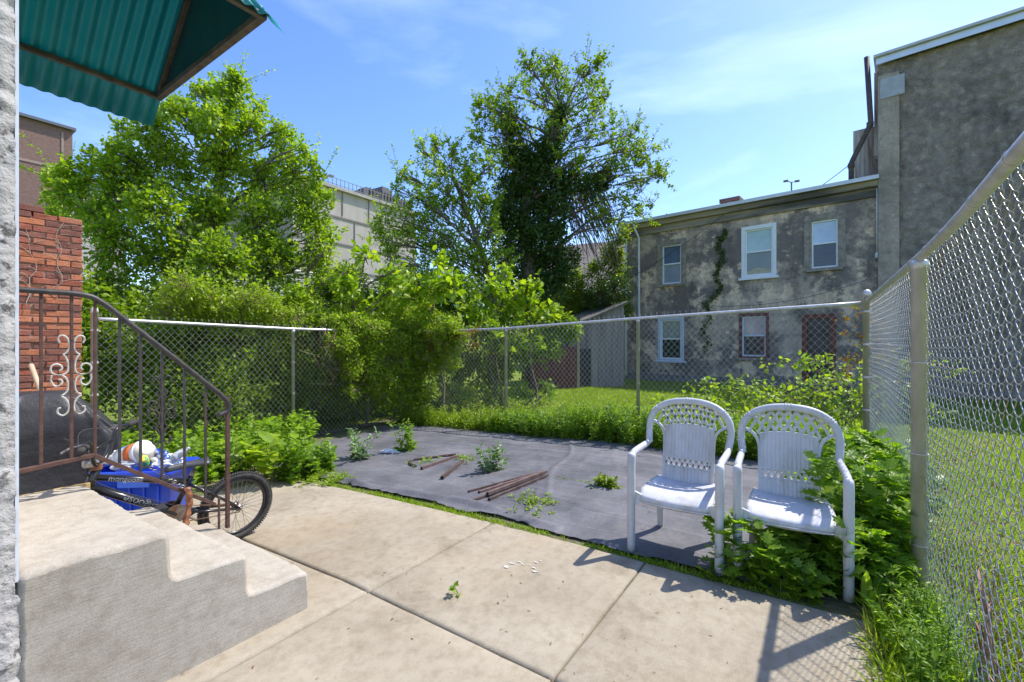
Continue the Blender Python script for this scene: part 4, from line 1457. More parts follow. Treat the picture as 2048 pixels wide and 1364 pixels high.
        sl = MB(); bx(sl, x0 - .08, x1 + .08, -.05, .09, z0 - .075, z0 - .002); sl.build('sill', tr if n_ != 'w5' else gt, wo, bevel=.008)
    # door
    n_, x0, x1, z0, z1 = rects[-1]
    fr = MB(); tw = .13
    bx(fr, x0, x0 + tw, -.12, .02, z0, z1); bx(fr, x1 - tw, x1, -.12, .02, z0, z1); bx(fr, x0 + tw, x1 - tw, -.12, .02, z1 - tw, z1)
    do = fr.build('door', rt, e, bevel=.005)
    dp = MB(); bx(dp, x0 + tw, x1 - tw, -.14, -.10, z0, z1 - tw); dp.build('door_leaf', M('dark_storm_door', (0.03, 0.028, 0.03), (0.07, 0.06, 0.06), 4, .3), do)
    gr = MB()
    for q in range(6):
        xx = x0 + tw + .06 + (x1 - x0 - 2 * tw - .12) * q / 5
        bx(gr, xx - .008, xx + .008, -.095, -.08, z0 + .15, z1 - tw - .08)
    for zz in (z0 + .15, z0 + .75, z0 + 1.5, z1 - tw - .08):
        bx(gr, x0 + tw + .04, x1 - tw - .04, -.098, -.083, zz - .012, zz + .012)
    gr.build('security_grille', M('black_grille', (0.025, 0.025, 0.025)), do)
    st = MB()
    bx(st, x0 - .35, x1 + .35, .003, .9, -.1, z0 - .03); bx(st, x0 - .5, x1 + .5, .9, 1.25, -.1, (z0) * .45)
    st.build('doorstep', brick_mat('doorstep_brick', (0.16, 0.07, 0.065), (0.12, 0.05, 0.05), (0.13, 0.11, 0.11), 4.5), e)
    # foundation course
    f = MB(); bx(f, x1 + .52, T, .003, .03, -.3, .22); f.build('foundation', M('stone_base', (0.15, 0.145, 0.14), (0.25, 0.24, 0.23), 5, .95, bs=.8, bscale=12, bd=.04), e)
    # downpipes
    pipe = M('white_downpipe', (0.60, 0.62, 0.63), (0.72, 0.73, 0.74), 4, .5)
    for xx, yo, kink in ((1274, .10, True), (1254, .06, False)):
        t = fac_t(xx)
        mb = MB()
        if kink: mb.tube([(t, Y(.28), H + .12), (t, Y(.28), H - .1), (t - .04, Y(.25), H - .3), (t - .13, Y(.10), H - .62), (t - .13, Y(.10), 2.0), (t - .12, Y(.10), .15)], .04, 8)
        else: mb.tube([(t, Y(.10), H - .3), (t, Y(.10), 3.0), (t, Y(.10), .1)], .045, 8)
        mb.build('downpipe', pipe, e, True)
    mb = MB(); t = .03
    mb.tube([(t, Y(.09), H - .3), (t, Y(.09), 3.9)], .02, 6); mb.lathe([(.04, 3.78), (.05, 3.82), (.05, 3.9), (.02, 3.95)], (t, Y(.09), 0), 10)
    mb.build('conduit', pipe, e, True)
    # utility line sagging across the facade
    mb = MB()
    def sag(ta, za, tb, zb, s, off=.14):
        pts = []
        for k in range(25):
            q = k / 24
            pts.append((ta + (tb - ta) * q, Y(off), za + (zb - za) * q - s * 4 * q * (1 - q)))
        mb.tube(pts, .009, 4)
    sag(T - .1, fac_z(1262, 560), fac_t(1450), H - .3, .12); sag(fac_t(1425), fac_z(1425, 612), fac_t(1735), fac_z(1735, 560), .25)
    mb.build('cable', M('black_cable', (0.03, 0.03, 0.03)), e)
    # antenna stub
    for xx, yy in ((1320, 415),):
        mb = MB(); t = fac_t(xx); mb.tube([(t + .3, Y(-1.5), H), (t + .3, Y(-1.5), H + .55)], .02, 6); mb.tube([(t + .3, Y(-1.5), H + .5), (t + .38, Y(-1.5), H + .56)], .035, 6)
        mb.build('vent_pipe', M('vent_metal', (0.2, 0.2, 0.21)), e)
    return e, ang, fy, T, H


HOUSE, HANG, HFY, HT, HH = house()


def hw(t, out_, z):
    """world point from facade coordinates"""
    return P0 * 1.0 + FD * t + FN * out_ + Vector((0, 0, z - P0.z))


def tall_building():
    e = empty('tall_building', (P0.x, P0.y, 0), HANG, 'tall building with rough grey brown rendered wall and white metal roof edge at the right', 'building')
    Y = lambda q: HFY * q
    H = 9.2
    mb = MB(); nx, nz_ = 120, 90
    V = []
    for i in range(nx + 1):
        for j in range(nz_ + 1):
            x = -14 * (i / nx) ** 1.0; z = -.3 + (H + .3) * j / nz_
            V.append((x, Y(.05 + .03 * mnoise.noise((x * 1.5, z * 2.5, 0)) + .02 * mnoise.noise((x * 5, z * 7, 3))), z))
    F = [(i * (nz_ + 1) + j, (i + 1) * (nz_ + 1) + j, (i + 1) * (nz_ + 1) + j + 1, i * (nz_ + 1) + j + 1) for i in range(nx) for j in range(nz_)]
    mb.add(V, F)
    me = mb.mesh('wall', True); link_mesh('wall', me, TALL_STUCCO, e)
    mb = MB(); mb.box((-7.002, Y(-3.5), H / 2 - .15), (13.996, 7.0, H + .28)); mb.build('wall', TALL_STUCCO, e)
    mb = MB(); mb.box((-.22, Y(.10), H / 2 - .2), (.46, .16, H - .3)); mb.build('corner_pilaster', stucco_mat('pilaster_render', (0.47, 0.39, 0.32), (0.62, 0.52, 0.42), (0.26, 0.225, 0.18), 1.2, .5, .7, .45, .6, 8, .9, .06), e, bevel=.03, seg=3)
    mb = MB(); mb.box((-.30, Y(.195), H - .75), (.52, .02, .55)); mb.build('patch_plate', M('grey_plate', (0.33, 0.34, 0.37), (0.42, 0.43, 0.46), 6, .6), e, bevel=.01)
    mb = MB(); mb.box((-7.0, Y(.20), H + .06), (14.1, .03, .18)); mb.build('fascia', M('white_fascia', (0.60, 0.64, 0.72), (0.72, 0.75, 0.82), 3, .35, .3), e)
    mb = MB(); mb.box((-7.0, Y(-3.3), H + .19), (14.2, 7.2, .07)); mb.build('roof', M('roof_edge', (0.45, 0.46, 0.48), (0.55, 0.56, 0.58), 3, .6), e)
    # wood clad bay behind, above the low roof
    wd = M('peeling_boards', (0.40, 0.36, 0.31), (0.58, 0.54, 0.48), 7, .9, stretch=(1, 1, .1), c3=(0.2, 0.12, 0.08), c3scale=4, c3lo=.5, c3hi=.65)
    mb = MB(); mb.box((.33, Y(-1.6), 6.05 + .9), (.6, 1.6, 1.8))
    for k in range(6): mb.box((.07 + .1 * k, Y(-.79), 6.95), (.012, .02, 1.78))
    mb.build('boarded_bay', wd, e)
    mb = MB(); mb.box((.05, Y(-1.4), 8.0), (.12, 2.2, 2.4)); mb.build('boarded_bay', wd, e)
    # cast iron stack pipe with offset
    mb = MB()
    pts = [(.62, Y(.02), 6.05), (.62, Y(.02), 6.62), (.58, Y(.02), 6.72), (.20, Y(.06), 7.55), (.17, Y(.06), 7.7), (.26, Y(.06), 9.55)]
    mb.tube(pts, .068, 10)
    for q in ((.62, 6.55), (.185, 7.62)): mb.lathe([(.085, q[1] - .06), (.085, q[1] + .06)], (q[0], Y(.03), 0), 10)
    mb.build('stack_pipe', M('rusty_cast_iron', (0.05, 0.042, 0.042), (0.11, 0.075, 0.06), 8, .7), e, True)


tall_building()


# ivy strip on the facade
def climbing_vine():
    c = empty('climbing_vine', tuple(hw(fac_t(1425), .05, 0)), 0, 'narrow strip of green vine climbing the mouldy stucco between two upper windows', 'vine')
    base = c.location
    f = Fol()
    prev = None
    for k in range(46):
        y = 700 - 240 * k / 45
        x = 1410 + 22 * (k / 45) + 6 * math.sin(k * .6) + (14 if y < 600 else 0)
        p = hw(fac_t(x), .06, fac_z(x, y)) - base
        if prev is not None: f.a.append(np.array([prev])); f.b.append(np.array([p]))
        prev = p
        f.clump(p, (.08, .09, .09), 3 + (k > 14) * 3, 5, .075, inner=.1, upn=.2)
    f.make('foliage', 'stem', T_DIAMOND, L_DARK, STEM, c, .012, .01)


climbing_vine()


# =================================================================== SHED, RED GATE, FAR BUILDINGS
def lean_to():
    a = P(1248, 685, 15.2); b = P(1140, 685, 14.2)
    d = Vector((a.x - b.x, a.y - b.y, 0)); L = d.length; d.normalize()
    e = empty('shed', (b.x, b.y, 0), math.atan2(d.y, d.x), 'weathered grey board lean-to shed against the left end of the stucco house', 'shed')
    zl, zr = CH + 28 / FPX * 14.2, CH + 78 / FPX * 15.2
    m = M('grey_boards', (0.21, 0.18, 0.155), (0.31, 0.27, 0.235), 8, .9, stretch=(1.6, 1, .12), bs=.4, bscale=20, c3=(0.14, 0.12, 0.11), c3scale=1.6, c3lo=.5, c3hi=.65)
    mb = MB()
    n = 14
    for k in range(n):
        x0, x1 = L * k / n, L * (k + 1) / n - .006
        z0, z1 = zl + (zr - zl) * k / n, zl + (zr - zl) * (k + 1) / n
        dy = .01 * (k % 2)
        mb.prism([(x0, -dy, -.2), (x1, -dy, -.2), (x1, -dy, z1), (x0, -dy, z0)], (0, .03, 0))
    mb.build('wall', m, e)
    mb = MB(); mb.prism([(0, .05, -.2), (L, .05, -.2), (L, .05, zr - .02), (0, .05, zl - .02)], (0, 3.0, 0)); mb.build('wall', m, e)
    mb = MB(); mb.prism([(-.15, -.12, zl - .03), (L + .1, -.12, zr + .01), (L + .1, -.12, zr + .08), (-.15, -.12, zl + .04)], (0, 3.3, 0))
    mb.build('roof', M('mossy_roof', (0.09, 0.085, 0.075), (0.15, 0.14, 0.12), 4, .9, c3=(0.12, 0.14, 0.05), c3scale=2), e)
    mb = MB(); mb.box((.55, -.03, .55), (.45, .04, 1.3)); mb.build('door', M('dark_opening', (0.03, 0.028, 0.028)), e)
    # red gate to its left
    a = P(1153, 685, 14.0); b = P(1060, 685, 13.8)
    d = Vector((a.x - b.x, a.y - b.y, 0)); L = d.length; d.normalize()
    g = empty('wooden_gate', (b.x, b.y, 0), math.atan2(d.y, d.x), 'dark red brown plank gate beside the grey shed', 'gate')
    mr = M('dark_red_planks', (0.12, 0.035, 0.03), (0.18, 0.06, 0.05), 8, .8, stretch=(1, 1, .2))
    mb = MB()
    for k in range(9): mb.box((L * (k + .5) / 9, 0, .62), (L / 9 - .012, .03, 1.3))
    mb.build('planks', mr, g)
    mb = MB(); mb.box((L / 2, .03, 1.15), (L, .03, .08)); mb.box((L / 2, .03, .25), (L, .03, .08)); mb.build('crossbar', mr, g)
    mb = MB(); mb.box((L + .05, 0, .75), (.08, .09, 1.6)); mb.build('gate_post', M('gate_post_wood', (0.30, 0.24, 0.16), (0.38, 0.3, 0.2), 8, .9), g)
    # brown panel above
    mb = MB(); mb.box((L * .75, .35, 1.3), (L * .8, .05, 1.9)); mb.build('rear_panel', M('brown_panel', (0.10, 0.075, 0.065), (0.14, 0.11, 0.095), 5, .9), g)


lean_to()


def far_block(name, label, xr, ytop, dep, length, h_extra, mat, depthv=20, zbase=-1, cat='building'):
    """block whose long face runs along world x; xr/ytop pixel of its right top corner"""
    c = P(xr, ytop, dep)
    e = empty(name, (c.x, c.y, 0), 0, label, cat)
    mb = MB(); mb.box((-length / 2, depthv / 2, (c.z + zbase) / 2), (length, depthv, c.z - zbase)); mb.build('wall', mat, e)
    return e, c


e, c = far_block('brick_building', 'large plain brown brick building behind the brick garden wall at the far left', 145, 262, 34, 40, 0,
                 brick_mat('brown_brick', (0.20, 0.115, 0.095), (0.24, 0.145, 0.115), (0.22, 0.15, 0.125), 3.0, msz=.015, bs=.2), 20)
mb = MB(); mb.box((-20, 9.9, c.z + .08), (40.3, 20.4, .2)); mb.build('roof_edge', M('dark_coping', (0.10, 0.11, 0.13)), e)
mb = MB()
for zz in (c.z - 3.0, c.z - 9.0): mb.box((-20, -.02, zz), (40.1, .05, .18))
mb.box((-.55, -.02, c.z / 2), (.12, .05, c.z - .6))
mb.build('joint_band', M('pale_joint', (0.30, 0.21, 0.17)), e)

GARM = M('precast_concrete', (0.34, 0.30, 0.265), (0.42, 0.375, 0.335), 1.2, .9, stretch=(1, 1, .25), c3=(0.34, 0.31, 0.28), c3scale=.5, c3lo=.5, c3hi=.7)
_c = P(832, 429, 45); GL = _c.x - uofx(585, _c.y)
e, c = far_block('parking_garage', 'pale concrete parking structure rising between the two big trees', 832, 429, 45, GL, 0, GARM, 22)
dk = M('dark_joint', (0.15, 0.13, 0.115))
mb = MB()
for zz in (c.z - 2.3, c.z - 4.5, c.z - 6.7): mb.box((-GL / 2, -.03, zz), (GL + .1, .08, .13))
for k in range(1, 5): mb.box((-4.2 * k - (1.5 if k % 2 else 0), -.03, c.z - 1.1), (.07, .06, 2.0))
for k in range(1, 6): mb.box((-4.2 * k + 1.2, -.03, c.z - 3.4), (.07, .06, 2.0))
mb.build('panel_joints', dk, e)
mb = MB(); mb.box((-GL / 2, -.06, c.z + .05), (GL + .3, .5, .26)); mb.build('coping', M('coping_grey', (0.30, 0.28, 0.26), (0.36, 0.34, 0.31), 2, .9), e)
for k in range(22):
    pass
lou = MB()
for k in range(26): lou.box((-10.5, -.12, c.z - 7.3 - .33 * k), (21, .22, .2), Matrix.Rotation(R(20), 3, 'X'))
lou.build('louvre_screen', M('cream_louvre', (0.56, 0.52, 0.44), (0.64, 0.60, 0.52), 3, .7), e)


def on_roof(px, py, dep):
    return P(px, py, dep) - Vector((c.x, c.y, 0))


# roof plant on the garage
q0 = on_roof(649, 372, 50.0); q1 = on_roof(716, 396, 47)
scr = MB()
zt_ = c.z + 1.45
mid = (q0 + q1) / 2
Ls = abs(q1.x - q0.x) + 5.0
scr.box((mid.x, 1.2, c.z + .8), (Ls, .1, 1.4))
for k in range(int(Ls / .35)): scr.box((mid.x - Ls / 2 + .35 * k, 1.12, c.z + .85), (.07, .08, 1.5))
scr.build('equipment_screen', M('dark_screen', (0.06, 0.05, 0.05), (0.10, 0.085, 0.08), 4, .7), e)
ac = MB()
for (dx, w_, h_) in ((-4.2, 2.0, 1.3), (-2.6, 1.2, 1.9), (-1.3, 1.1, 1.1)):
    ac.box((dx, 2.0, c.z + h_ / 2 + .1), (w_, 1.6, h_))
    ac.box((dx, 2.0, c.z + h_ + .2), (w_ * .7, 1.2, .25))
ac.build('rooftop_unit', M('unit_metal', (0.08, 0.075, 0.075), (0.14, 0.13, 0.13), 3, .6), e)
rl_ = MB()
for k in range(22): rl_.tube([(-1 - .4 * k, .5, c.z + .1), (-1 - .4 * k, .5, c.z + 1.1)], .03, 4)
for zz in (.6, 1.1): rl_.tube([(-.8, .5, c.z + zz), (-10, .5, c.z + zz)], .03, 4)
rl_.build('guard_rail', M('rail_metal', (0.2, 0.2, 0.2)), e)


def lamp_post(px, py, dep, h, label, double=False):
    p = P(px, py, dep)
    e = empty('street_lamp', (p.x, p.y, p.z - h), 0, label, 'street lamp', 'lamp posts on and beyond far roofs')
    mb = MB(); mb.tube([(0, 0, 0), (0, 0, h)], .09, 6); mb.build('pole', M('lamp_grey', (0.12, 0.12, 0.13)), e)
    for s in ((-1, 1) if double else (1,)):
        mb = MB(); mb.bar((0, 0, h - .1), (s * .5 * SA, -s * .5 * CA, h + .12), .08, .08); mb.box((s * .75 * SA, -s * .75 * CA, h + .12), (.55, .55, .14))
        mb.build('lamp_head', M('lamp_grey', (0.12, 0.12, 0.13)), e)


lamp_post(601, 348, 52, 3.5, 'small single lamp post on the garage roof, behind the top of the left tree')
lamp_post(648, 354, 51, 2.2, 'slanting floodlight post at the left end of the dark roof screen')
lamp_post(725, 386, 50, 1.6, 'small lamp post on the garage roof between the dark screen and the rooftop units')
lamp_post(1583, 364, 60, 12.0, 'twin headed lamp post rising behind the roof of the stucco house', True)

e2, c2 = far_block('grey_building', 'low grey building half hidden behind the left tree beside the brown brick building', 250, 380, 38, 30, 0,
                   M('pale_panel_wall', (0.45, 0.43, 0.41), (0.52, 0.50, 0.47), 1, .9), 16)
mb = MB(); mb.box((-15, -.06, c2.z + .06), (30.4, .3, .22)); mb.build('coping', M('dark_coping2', (0.16, 0.16, 0.17)), e2)


def far_house():
    a = P(1070, 470, 26); b = P(1240, 480, 24)
    d = Vector((b.x - a.x, b.y - a.y, 0)); L = d.length + 3; d.normalize()
    e = empty('far_house', (a.x, a.y, 0), math.atan2(d.y, d.x), 'distant house with tan shingle roof and white gutter behind the trees', 'house')
    z_e = CH + 105 / FPX * 24; z_r = CH + 200 / FPX * 27
    mb = MB(); mb.box((L / 2 - 1, 2.5, z_e / 2), (L, 5, z_e)); mb.build('wall', M('dark_clapboard', (0.14, 0.12, 0.11), (0.2, 0.18, 0.16), 4, .9), e)
    mb = MB(); mb.prism([(-1.3, -.4, z_e), (-1.3, 2.5, z_r), (-1.3, 5.4, z_e)], (L + .6, 0, 0)); mb.build('roof', M('tan_shingle', (0.27, 0.21, 0.17), (0.34, 0.27, 0.22), 8, .95, bs=.4, bscale=15), e)
    mb = MB(); mb.box((L / 2 - 1, -.46, z_e - .05), (L + .6, .14, .24)); mb.build('gutter', M('white_gutter', (0.75, 0.75, 0.74)), e)


far_house()

# overhead wire leaving the roof toward the upper right
mb = MB()
pa = hw(fac_t(1590) + .2, -1.0, 6.0); pb = hw(-.2, -.8, 7.6)
mb.tube([pa + (pb - pa) * (k / 12) - Vector((0, 0, .12 * 4 * (k / 12) * (1 - k / 12))) for k in range(13)], .012, 4)
tag(mb.build('overhead_wire', M('black_cable', (0.03, 0.03, 0.03))), 'thin black overhead wire climbing from the low roof to the stack pipe', 'wire')


# =================================================================== GRILL, BIN, BICYCLE
def grill():
    c = Vector((uofx(84, 5.6), 5.6, gz(1, 5.6)))
    g = empty('barbecue_grill', c, R(-8), 'barbecue grill under a draped black fabric cover beside the brick wall', 'grill')
    cov = M('black_cover_cloth', (0.018, 0.018, 0.02), (0.035, 0.034, 0.038), 6, .55, bs=.35, bscale=25, bd=.02)
    V = []
    nu, nz_ = 96, 26
    for j in range(nz_ + 1):
        t = j / nz_
        z = 0.12 + .98 * t
        # half-sizes by height: shelves wide, lid narrower
        hx = .49 if t < .62 else (.49 - (t - .62) / .12 * .10 if t < .74 else .39 - .20 * max(0, (t - .74) / .26))
        hy = .30 - (.06 * max(0, (t - .8) / .2))
        for i in range(nu):
            a = 2 * PI * i / nu
            ca, sa = math.cos(a), math.sin(a)
            ex = .32
            x = hx * math.copysign(abs(ca) ** ex, ca); y = hy * math.copysign(abs(sa) ** ex, sa)
            w_ = (.034 * (1 - .5 * t)) * math.sin(a * 11 + 2 * math.sin(t * 4)) + .04 * mnoise.noise((x * 5, y * 5, z * 3)) + .012 * mnoise.noise((x * 14, y * 14, z * 5))
            w_ += .05 * (1 - abs(mnoise.noise((x * 3.2, y * 3.2 + z * 2.5, z * 1.2 + 4))) * 3) * (.4 + .6 * t)
            V.append((x * (1 + w_), y * (1 + w_ * 2), z + .03 * mnoise.noise((x * 5, y * 5, 2)) * (t > .5)))
    F = [(j * nu + i, j * nu + (i + 1) % nu, (j + 1) * nu + (i + 1) % nu, (j + 1) * nu + i) for j in range(nz_) for i in range(nu)]
    V.append((0, 0, 1.13)); F += [(nz_ * nu + i, nz_ * nu + (i + 1) % nu, len(V) - 1) for i in range(nu)]
    me = bpy.data.meshes.new('cover'); me.from_pydata(V, [], F); smooth_mesh(me)
    link_mesh('cover', me, cov, g)
    for sx in (-.45, .45):
        for sy in (-.2, .2):
            mb = MB(); mb.box((sx, sy, .09), (.05, .05, .2)); mb.build('leg', M('grill_steel', (0.1, 0.1, 0.1)), g)
    # cover hem band
    # grey panel leaning beside it
    p = P(207, 905, 4.15)
    mb = MB(); mb.box((0, 0, .38), (.22, .05, .74)); o = mb.build('storage_bin', M('dark_grey_plastic', (0.07, 0.07, 0.075), (0.1, 0.1, 0.105), 4, .6), None, bevel=.02)
    lid = MB(); lid.box((0, 0, .765), (.25, .07, .03)); lid.build('lid', M('dark_grey_plastic2', (0.09, 0.09, 0.095)), o, bevel=.01)
    o.location = (p.x, p.y, gz(p.x, p.y)); o.rotation_euler = (0, 0, R(-30))
    tag(o, 'narrow dark grey plastic storage box between the covered grill and the blue bin', 'storage box')
    # wooden handle leaning on the bricks
    a = P(62, 730, 4.75); b = P(92, 812, 4.55); b2 = b + (b - a) * .15
    mb = MB(); mb.tube([a, a * .5 + b * .5, b2], [.022, .021, .019], 8)
    o = mb.build('tool_handle', M('old_ash_wood', (0.42, 0.33, 0.22), (0.52, 0.42, 0.3), 9, .8, stretch=(1, 1, .1)), None, True)
    tag(o, 'pale round wooden tool handle leaning against the brick wall above the grill', 'tool handle')


grill()


def blue_bin():
    cx, cy = 1.46, 4.80
    b = empty('recycling_bin', (cx, cy, gz(cx, cy)), R(-50), 'blue plastic recycling bin full of bottles and cans behind the bicycle', 'recycling bin')
    blue = M('blue_bin_plastic', (0.012, 0.055, 0.55), (0.02, 0.09, 0.68), 4, .35)
    mb = MB()
    def ring(hx, hy, z, n=6, r=.05):
        o = []
        for qx, qy, a0 in ((1, 1, 0), (-1, 1, 90), (-1, -1, 180), (1, -1, 270)):
            for k in range(n + 1):
                a = R(a0 + 90 * k / n)
                o.append((qx * (hx - r) + r * math.cos(a), qy * (hy - r) + r * math.sin(a), z))
        return o
    prof = [(.255, .17, 0), (.262, .175, .02), (.29, .205, .40), (.31, .23, .405), (.315, .235, .46), (.307, .228, .462), (.285, .20, .42), (.25, .165, .03)]
    rings = [ring(*p) for p in prof]
    n = len(rings[0])
    V = [p for r_ in rings for p in r_]
    F = [(i * n + k, i * n + (k + 1) % n, (i + 1) * n + (k + 1) % n, (i + 1) * n + k) for i in range(len(rings) - 1) for k in range(n)]
    F.append(tuple(range(n))); F.append(tuple((len(rings) - 1) * n + k for k in range(n)))
    mb.add(V, F)
    mb.build('tub', blue, b, True)
    mb = MB()
    for k in range(5):
        x = -.2 + .1 * k
        mb.bar((x, -.182, .03), (x * 1.1, -.207, .33), .012, .012, (0, 1, 0)); mb.bar((x, .182, .03), (x * 1.1, .207, .33), .012, .012, (0, 1, 0))
    mb.build('rib', blue, b)
    mb = MB(); mb.box((.05, -.236, .36), (.24, .012, .055)); mb.build('recessed_panel', M('light_blue_plastic', (0.05, 0.16, 0.75)), b, bevel=.004)
    z0 = gz(cx, cy)
    rot = Matrix.Rotation(R(-50), 3, 'Z')

    def W(x, y, z): return Vector((cx, cy, z0 + .07)) + rot @ Vector((x, y, z))
    # tub of white plastic with an orange and blue label, on its side
    def lying(name, label, cat, loc, r, L, ax, mats, prof=None, group=None):
        e_ = empty(name, loc, 0, label, cat, group)
        q = Vector(ax).normalized().to_track_quat('Z', 'Y')
        e_.rotation_mode = 'QUATERNION'; e_.rotation_quaternion = q
        prof = prof or [(r * .92, -L / 2), (r, -L / 2 + .01), (r, L / 2 - .02), (r * 1.04, L / 2 - .02), (r * 1.04, L / 2)]
        m_ = MB(); m_.lathe(prof, (0, 0, 0), 20); m_.build('body', mats[0], e_, True)
        return e_
    wp = M('white_tub_plastic', (0.78, 0.79, 0.82), (0.84, 0.84, 0.86), 6, .4)
    t = lying('plastic_tub', 'white plastic tub with an orange label lying on top of the blue bin', 'tub', W(-.10, -.01, .47), .10, .24, rot @ Vector((1, -.3, .35)), [wp])
    mb = MB(); mb.lathe([(.1012, .01), (.1012, .075)], (0, 0, 0), 20); mb.build('orange_label', M('orange_paper', (0.62, 0.12, 0.02), (0.68, 0.16, 0.03), 8, .5), t, True)
    mb = MB(); mb.lathe([(.1012, -.09), (.1012, -.02)], (0, 0, 0), 20); mb.build('blue_label', M('blue_paper', (0.10, 0.28, 0.55), (0.6, 0.65, 0.72), 9, .5, lo=.45, hi=.5), t, True)
    mb = MB(); mb.lathe([(.001, .123), (.094, .123), (.098, .126)], (0, 0, 0), 20); mb.build('lid', M('cream_lid', (0.74, 0.70, 0.60), (0.80, 0.77, 0.68), 8, .5), t, True)
    cb = M('blue_can', (0.02, 0.10, 0.55), (0.5, 0.55, 0.65), 14, .25, .6, lo=.5, hi=.56)
    canp = [(.022, -.061), (.033, -.05), (.033, .045), (.027, .058), (.027, .061)]
    lying('drink_can', 'blue and silver drink can leaning at the top of the pile in the blue bin', 'can', W(.075, .05, .475), .033, .12, rot @ Vector((1, -.2, -.25)), [cb], canp)
    lying('drink_can', 'blue drink can with its round end showing, lower in the pile in the blue bin', 'can', W(.15, -.03, .45), .033, .12, rot @ Vector((1, -.5, -.05)), [cb], canp)
    lying('snack_can', 'yellow and green can tucked between the clear containers in the blue bin', 'can', W(.03, -.08, .43), .035, .11, rot @ Vector((.2, -.6, .8)),
          [M('yellow_green_tin', (0.75, 0.55, 0.05), (0.08, 0.35, 0.12), 22, .4, lo=.46, hi=.52)], [(.03, -.055), (.035, -.045), (.035, .05), (.03, .055)])
    clear = M('clear_plastic', (0.72, 0.77, 0.80), (0.80, 0.84, 0.86), 12, .12)
    if 'Transmission Weight' in clear.node_tree.nodes['Principled BSDF'].inputs:
        clear.node_tree.nodes['Principled BSDF'].inputs['Transmission Weight'].default_value = 0.55
    botp = [(.03, -.11), (.036, -.10), (.034, -.03), (.036, .03), (.030, .07), (.014, .10), (.014, .12)]
    lying('plastic_bottle', 'clear plastic bottle sticking out at the right end of the blue bin', 'bottle', W(.25, -.02, .46), .036, .22, rot @ Vector((.8, .1, .55)), [clear], botp)
    lying('plastic_bottle', 'clear plastic bottle lying across the left end of the blue bin', 'bottle', W(-.27, -.07, .43), .036, .22, rot @ Vector((.3, -.8, .2)), [clear], botp)
    def crumple(name, label, cat, loc, s, mat, seed):
        bm = bmesh.new(); bmesh.ops.create_icosphere(bm, subdivisions=4, radius=1)
        for v_ in bm.verts:
            k = 1 + .35 * mnoise.noise(v_.co * 2.2 + Vector((seed, 0, 0))) - .18 * abs(mnoise.noise(v_.co * 5 + Vector((0, seed, 0))))
            v_.co = Vector((v_.co.x * s[0], v_.co.y * s[1], v_.co.z * s[2])) * k
        me = bpy.data.meshes.new(name); bm.to_mesh(me); bm.free()
        o = link_mesh(name, me, mat); o.location = loc
        return tag(o, label, cat)
    film = M('white_film', (0.70, 0.72, 0.75), (0.82, 0.83, 0.85), 12, .35)
    crumple('plastic_bag', 'crumpled whitish plastic bag at the left end of the blue bin', 'bag', W(-.24, .04, .42), (.08, .09, .09), film, 3)
    crumple('food_container', 'clear crushed food container in the middle of the blue bin', 'container', W(-.07, -.12, .42), (.10, .06, .045), clear, 8)
    crumple('plastic_bag', 'crumpled clear plastic wrapping on the right half of the blue bin', 'bag', W(.15, .02, .405), (.12, .13, .06), film, 5)


blue_bin()


def text_mesh(name, body, size, mat, parent, M4, extr=.0012):
    cu = bpy.data.curves.new(name, 'FONT'); cu.body = body; cu.size = size; cu.extrude = extr
    cu.align_x = 'CENTER'; cu.align_y = 'CENTER'
    to = bpy.data.objects.new(name, cu); col.objects.link(to)
    bpy.context.view_layer.update()
    me = bpy.data.meshes.new_from_object(to.evaluated_get(bpy.context.evaluated_depsgraph_get()))
    bpy.data.objects.remove(to)
    o = link_mesh(name, me, mat, parent)
    o.matrix_local = M4
    return o


